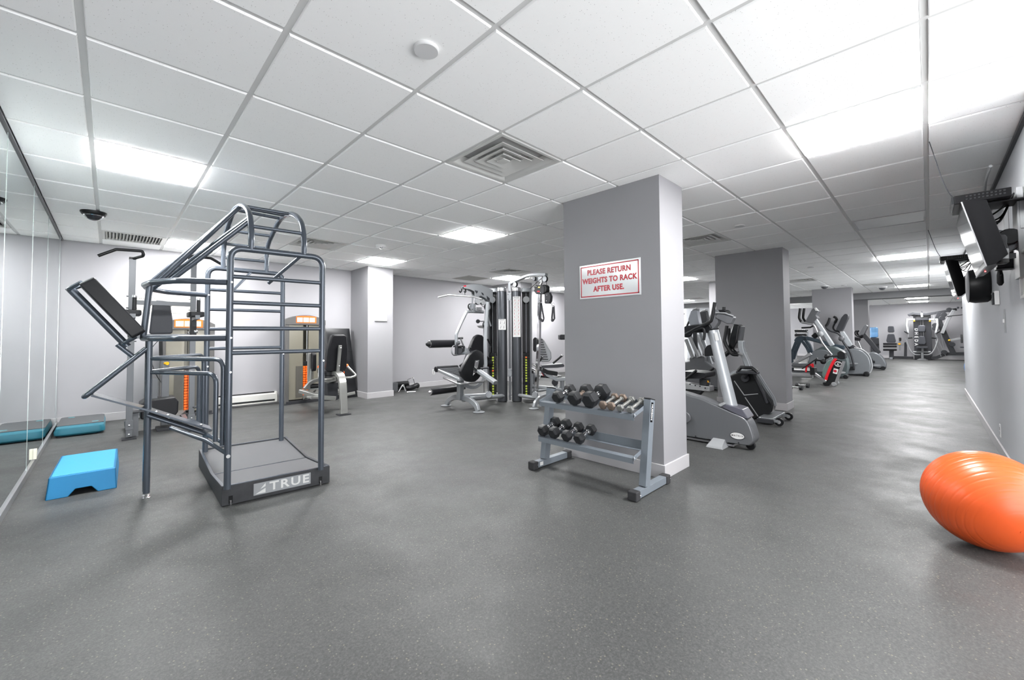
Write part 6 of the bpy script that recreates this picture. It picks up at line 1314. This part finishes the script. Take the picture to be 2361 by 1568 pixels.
t.part('foot_bar', M_LGREY, G().tube([f(2106, 811.5) + V(-.1, 0, 0), f(2146, 811.5) + V(-.1, 0, 0)], .035, 10)); t.part('cross_head', M_DGREY, G().box(f(2111, 733.5), f(2140, 738.5) + V(-.1, 0, 0)), bv=.01); t.part('top_weight', M_LGREY, G().box(f(2122.5, 722), f(2128.5, 732) + V(-.12, 0, 0)), bv=.02); t.part('top_pin', M_DGREY, G().box(f(2124, 717), f(2127.5, 722) + V(-.06, 0, 0)), bv=.01)
for s in (-1, 1):
    m = lambda x: 2126 + s * (x - 2126) * -1 if s > 0 else x
    t.part('press_arm', M_LGREY, G().beam([f(m(2110), 736.5) + V(-.05, 0, 0), f(m(2091), 736.5) + V(-.05, 0, 0), f(m(2090), 750) + V(-.15, 0, 0), f(m(2094), 769) + V(-.25, 0, 0)], .065, .065, (1, 0, 0)), bv=.01); t.part('press_grip', M_DGREY, G().cyl(f(m(2095), 769) + V(-.25, 0, 0), f(m(2086), 763.5) + V(-.25, 0, 0), .035, 10))
    t.part('curved_lever', M_LGREY, G().tube(smooth_path([f(m(x), y) + V(-.2, 0, 0) for x, y in ((2122, 817.5), (2110, 817), (2102, 812), (2095, 800), (2090, 784), (2091, 781))], 5), .024, 10)); t.part('lever_grip', M_BLACK, G().cyl(f(m(2094), 780) + V(-.2, 0, 0), f(m(2104), 778.5) + V(-.2, 0, 0), .03, 10)); t.part('yellow_knob', M_YELLOW, G().ball(f(m(2108), 740.5) + V(-.1, 0, 0), .03, 10, 6))
def bmf(name, P, w, h, m, k=0): return t.part(name, m, G().beam([f(*a) + V(k, 0, 0) for a in P], w, h, (1, 0, 0)), bv=.01)
bmf('top_beam', ((2094, 727.5), (2105, 723), (2135, 725), (2170, 719.5), (2206, 713)), .10, .10, M_DGREY); t.part('top_hood', M_DGREY, G().prism(fil([f(*a) for a in ((2095, 727), (2104, 722), (2110, 723), (2118, 727), (2110, 730))], .02, 2, True), (.2, 0, 0)), bv=.01)
bmf('mast', ((2167, 721), (2163, 733), (2168, 748), (2187, 791), (2199, 817)), .16, .14, M_DGREY); bmf('floor_beam', ((2146, 825), (2160, 824), (2175, 818), (2185, 816), (2235, 816)), .12, .12, M_DGREY)
bmf('swing_lever', ((2199, 715), (2192, 727), (2184, 740), (2172, 769)), .10, .09, M_LGREY, -.15); bmf('lat_tube', ((2183, 730), (2230, 725)), .03, .03, M_BLACK, -.2); bmf('roller_arm', ((2190, 785), (2215, 780)), .08, .06, M_LGREY, -.1)
t.part('roller', M_VINYL, G().box(f(2214, 771), f(2219, 791) + V(-.3, 0, 0)), bv=.03); t.part('yellow_collar', M_YELLOW, G().ball(f(2188.5, 784.5) + V(-.15, 0, 0), .035, 10, 6))
for a in ((2176, 726), (2172, 734), (2156, 750), (2156, 757), (2177, 812), (2195, 794), (2188, 715)): c = f(*a); t.part('pulley', M_DGREY, G().cyl(c + V(-.15, 0, 0), c + V(-.08, 0, 0), .09, 18, ch=.01))
for P in (((2097, 740), (2094, 777)), ((2153, 728), (2158, 790), (2170, 822)), ((2170, 770), (2178, 815)), ((2158, 773), (2180, 820))): t.part('cable', M_LGREY, G().tube([f(*a) + V(-.1, 0, 0) for a in P], .010, 6))
t.part('top_pad', M_GVINYL, G().box(f(2205, 708), f(2211, 712) + V(-.3, 0, 0)).box(f(2215, 708), f(2221, 712) + V(-.3, 0, 0)), bv=.02); t.part('low_pad', M_GVINYL, G().box(f(2213, 799), f(2230, 802) + V(-.3, 0, 0)), bv=.02)
# far dumbbell rack between pillars 2 and 3
t = Th('dumbbell_rack', 'distant silver rack of dumbbells seen between the second and third pillars', 'rack', (20, 4.4, 0))
f = X_(18.0)
for y in (766, 776, 787): a, b = f(1831, y), f(1860, y); t.part('shelf', M_ALU, G().box((18.0, a.y, a.z - .03), (18.35, b.y, a.z)), bv=.004)
for x in (1832, 1859): a = f(x, 764); t.part('post', M_ALU, G().box((18.1, a.y - .03, 0), (18.2, a.y + .03, a.z)), bv=.004)
gg = []
for ri, y in enumerate((766, 776, 787)):
    for k in range(5):
        p_ = f(1835 + k * 5, y); r = .055; o = dumbbell('dumbbell', 'dumbbell on the distant rack, %s from the left on its %s shelf' % (('first', 'second', 'third', 'fourth', 'fifth')[k], ('top', 'middle', 'bottom')[ri]), 'dumbbells on the distant rack', .34, r, .11, M_HEX, M_CHROME, mark=False)
        place(o, V(18.03, p_.y, p_.z + r * .87 + .002 + .001), V(18.33, p_.y, p_.z + r * .87 + .002 + .001), .34)
# ================================================================== televisions on the right wall
def television(Xn, Xf_, A, Dp, lab, Bk, thick=.10):
    A = FX(*A, Xn); D = FX(*Dp, Xn)                       # near edge, top and bottom
    t = Th('television', lab, 'television', ((Xn + Xf_) / 2, RY, D.z))
    dn = (D - A).normalized(); nrm = V(0, -dn.z, dn.y)   # towards the wall
    if nrm.y > 0: nrm = -nrm
    w = V(Xf_ - Xn, 0, 0); h = (D - A).length
    def p(u, v, d): return A + w * u + dn * (h * v) + nrm * d
    fr = t.part('bezel', M_TV, G().loft([[p(0, 0, 0), p(1, 0, 0), p(1, 1, 0), p(0, 1, 0)], [p(0, 0, .035), p(1, 0, .035), p(1, 1, .035), p(0, 1, .035)], [p(.04, .06, thick), p(.96, .06, thick), p(.96, .90, thick), p(.04, .90, thick)]]), bv=.004)
    t.part('screen', mat('dark_screen', (.004, .005, .007), .06, var=.02, coat=.15), G().prism([p(.03, .045, -.001), p(.97, .045, -.001), p(.97, .93, -.001), p(.03, .93, -.001)], nrm * .002))
    t.part('silver_edge', M_ALU, G().tube([p(0, 0, .0), p(0, 1, .0)], .004, 6).tube([p(0, 1, 0), p(1, 1, 0)], .004, 6))
    t.part('standby_light', mat('standby_red', (1, .05, .05), .3, emit=1.2), G().ball(p(.5, 1.0, .02), .004, 8, 5))
    c = p(.5, .55, thick)
    t.part('mount_plate', M_STEEL, G().prism([p(.35, .25, thick), p(.65, .25, thick), p(.65, .85, thick), p(.35, .85, thick)], nrm * .015))
    t.part('mount_arm', M_STEEL, G().beam([c, V(c.x, (c.y + RY) / 2, c.z - .02), V(c.x, RY + .03, c.z)], .09, .12, (0, 0, 1)), bv=.005)
    t.part('wall_bracket', M_LGREY, G().box((c.x - .10, RY + .002, c.z - .26), (c.x + .10, RY + .03, c.z + .30)), bv=.003)
    t.part('pivot', M_BLACK, G().cyl(c + V(-.09, -.06, 0), c + V(.09, -.06, 0), .05, 16, ch=.006))
    cb = G()
    rn = random.Random(int(Xn * 10))
    for k in range(5):
        a = p(.3 + .1 * k, .2, thick); e = V(c.x + rn.uniform(-.1, .1), RY + .03, c.z + .28)
        cb.tube(smooth_path([a, (a + e) / 2 + V(rn.uniform(-.08, .08), rn.uniform(-.02, .02), rn.uniform(-.12, .02)), e], 6), .005, 6)
    t.part('cables', M_BLACK, cb)
    return t, p, c
tv1, p1_, c1_ = television(3.85, 4.60, (2217, 466), (2274, 613), 'larger near television tilted down from the right wall', None)
tv2, p2_, c2_ = television(7.1, 7.9, (2179, 601), (2207, 684), 'smaller looking far television tilted down from the right wall', None)
# set top boxes above
for (X, lab, P0) in ((3.98, 'perforated black set top box fixed above the near television', (2200, 472)), (7.3, 'black set top box fixed above the far television', (2170, 602))):
    q = FX(*P0, X); t = Th('set_top_box', lab, 'media box', (X + .2, (q.y + RY) / 2, q.z))
    t.part('case', M_TV, G().box((X, q.y, q.z), (X + .36, RY + .06, q.z + .055)), bv=.004)
    g = G()
    for r in range(2):
        for k in range(10): y = q.y - .05 - k * .017; g.box((X - .001, y, q.z + .018 + r * .018), (X, y - .009, q.z + .027 + r * .018))
    t.part('vent_slots', M_BLACKG, g); t.part('front_face', M_BLACKG, G().box((X - .002, q.y, q.z + .004), (X + .3, q.y + .012, q.z + .05)), bv=.002)
    t.part('shelf', M_BLACK, G().box((X + .08, q.y - .05, q.z - .010), (X + .28, RY + .002, q.z - .001)), bv=.002); t.part('shelf_bracket', M_LGREY, G().box((X + .14, RY + .001, q.z - .18), (X + .20, RY + .02, q.z)), bv=.002)
    t.part('aerial_wire', M_DGREY, G().tube(smooth_path([V(X + .05, q.y, q.z + .05), V(X + .02, q.y + .04, q.z + .15), V(X - .02, q.y + .10, CE)], 5), .0025, 5))
# conduit and sockets behind the near television
Yw = RY + .03
one('flex_conduit', M_LGREY, G().tube(smooth_path([FY(2284, 383, Yw + .08), FY(2272, 420, Yw + .05), FY(2270, 470, Yw + .03), FY(2274, 493, Yw + .02), FY(2284, 503, Yw + .01)], 6), .009, 8), 'pale flexible conduit looping down from the ceiling behind the near television', 'cable')
one('flex_conduit', M_LGREY, G().tube(smooth_path([FY(2313, 460, Yw), FY(2295, 470, Yw + .02), FY(2284, 488, Yw + .02), FY(2284, 500, Yw + .01)], 6), .008, 8), 'short pale conduit curving behind the near television to the trunking', 'cable')
a = FY(2317, 458, RY + .012); b = FY(2320, 560, RY + .012)
one('trunking', M_LGREY, G().box((a.x - .025, RY + .001, b.z - .05), (a.x + .025, RY + .022, a.z)), 'white vertical cable trunking beside the near television', 'trunking', bv=.002)
outlet('wall_outlet', (FY(2299, 525, RY).x, RY, FY(2299, 525, RY).z), (0, 1, 0), 'white double outlet behind the near television', w=.075)
outlet('light_switch', (5.27, RY, 1.20), (0, 1, 0), 'narrow vertical switch plate on the right wall under the thermostat', w=.05, h=.19, toggle=True, m=M_LGREY)
c = FY(2304, 687, RY); t = Th('thermostat', 'small white and black thermostat on the right wall below the duster', 'thermostat', (c.x, RY, c.z))
t.part('case', M_WHITE, G().box((c.x - .045, RY + .001, c.z - .06), (c.x + .045, RY + .03, c.z + .06)), bv=.004); t.part('cover', M_DGREY, G().box((c.x - .043, RY + .03, c.z - .058), (c.x + .043, RY + .042, c.z + .05)), bv=.006)
t.part('display', M_BLACKG, G().box((c.x - .02, RY + .042, c.z + .0), (c.x + .02, RY + .043, c.z + .03)))
# holder with spray and remote on the wall
c = FY(2318, 590, RY + .03); t = Th('wall_holder', 'black wall holder box under the near television', 'holder', (c.x, RY, c.z))
t.part('box', M_DGREY, G().box((c.x - .07, RY + .001, c.z - .09), (c.x + .05, RY + .075, c.z + .05)), bv=.004); t.part('tray', M_BLACK, G().box((c.x - .075, RY + .001, c.z - .10), (c.x + .055, RY + .08, c.z - .085)), bv=.003)
q = FY(2308, 575, RY + .115)
t = Th('spray_bottle', 'black spray bottle with pale printing clipped beside the wall holder', 'bottle', (q.x, q.y, q.z - .09))
t.part('body', M_BLACK, G().lathe([(.018, 0), (.030, .01), (.030, .09), (.024, .12), (.026, .16), (.018, .175), (0, .178)], (q.x, q.y, q.z - .09), n=20)); t.part('printed_label', M_LGREY, G().lathe([(.0303, .03), (.0305, .035), (.0305, .085), (.0303, .09)], (q.x, q.y, q.z - .09), n=20)); t.part('bracket', M_BLACK, G().box((q.x - .01, RY + .06, q.z - .06), (q.x + .01, q.y, q.z - .03)))
q = FY(2306, 640, RY + .05)
t = Th('duster', 'black handled tool hanging below the wall holder', 'tool', (q.x, q.y, q.z - .1))
t.part('grip', M_BLACK, G().tube([FY(2305, 602, RY + .05), FY(2305, 625, RY + .05)], .011, 10)); t.part('handle', M_BLACK, G().lathe([(.008, 0), (.018, .02), (.017, .08), (.01, .12)], FY(2306, 640, RY + .05) - V(0, 0, .06), n=14)); t.part('wire', M_CHROME, G().tube([FY(2307, 633, RY + .05), FY(2308, 655, RY + .04), FY(2306, 660, RY + .04)], .003, 6)); t.part('hook', M_BLACK, G().tube([FY(2305, 602, RY + .05), FY(2309, 600, RY + .03)], .006, 8))
# round wall speaker between the televisions
c = FX(2228, 661, 6.3); t = Th('wall_speaker', 'round black drum speaker mounted on the right wall beneath the televisions', 'speaker', (6.3, RY, c.z))
c = V(6.3, RY, c.z)
t.part('drum', M_BLACK, G().lathe([(.15, .002), (.165, .02), (.17, .10), (.16, .14), (.13, .15)], c, (0, 1, 0), 32)); t.part('front_ring', M_LGREY, G().lathe([(.13, .15), (.162, .142), (.166, .148), (.13, .158), (0, .156)], c, (0, 1, 0), 32))
# framed board at the right edge
a, b = FY(2353, 583, RY + .01), FY(2361, 692, RY + .01)
t = Th('picture_frame', 'white framed board cut off by the right edge of the picture', 'frame', (4.1, RY, 1.25))
xr2 = a.x; z1 = a.z; z0 = FY(2355, 690, RY + .01).z
t.part('frame', M_WHITE, G().box((xr2 - .018, RY + .001, z0), (xr2, RY + .02, z1)).box((xr2 - .5, RY + .001, z0), (xr2 - .482, RY + .02, z1)).box((xr2 - .482, RY + .001, z1 - .018), (xr2 - .018, RY + .02, z1)).box((xr2 - .482, RY + .001, z0), (xr2 - .018, RY + .02, z0 + .018)), bv=.002); t.part('panel', M_PRINT, G().box((xr2 - .485, RY + .001, z0 + .01), (xr2 - .015, RY + .008, z1 - .01)))
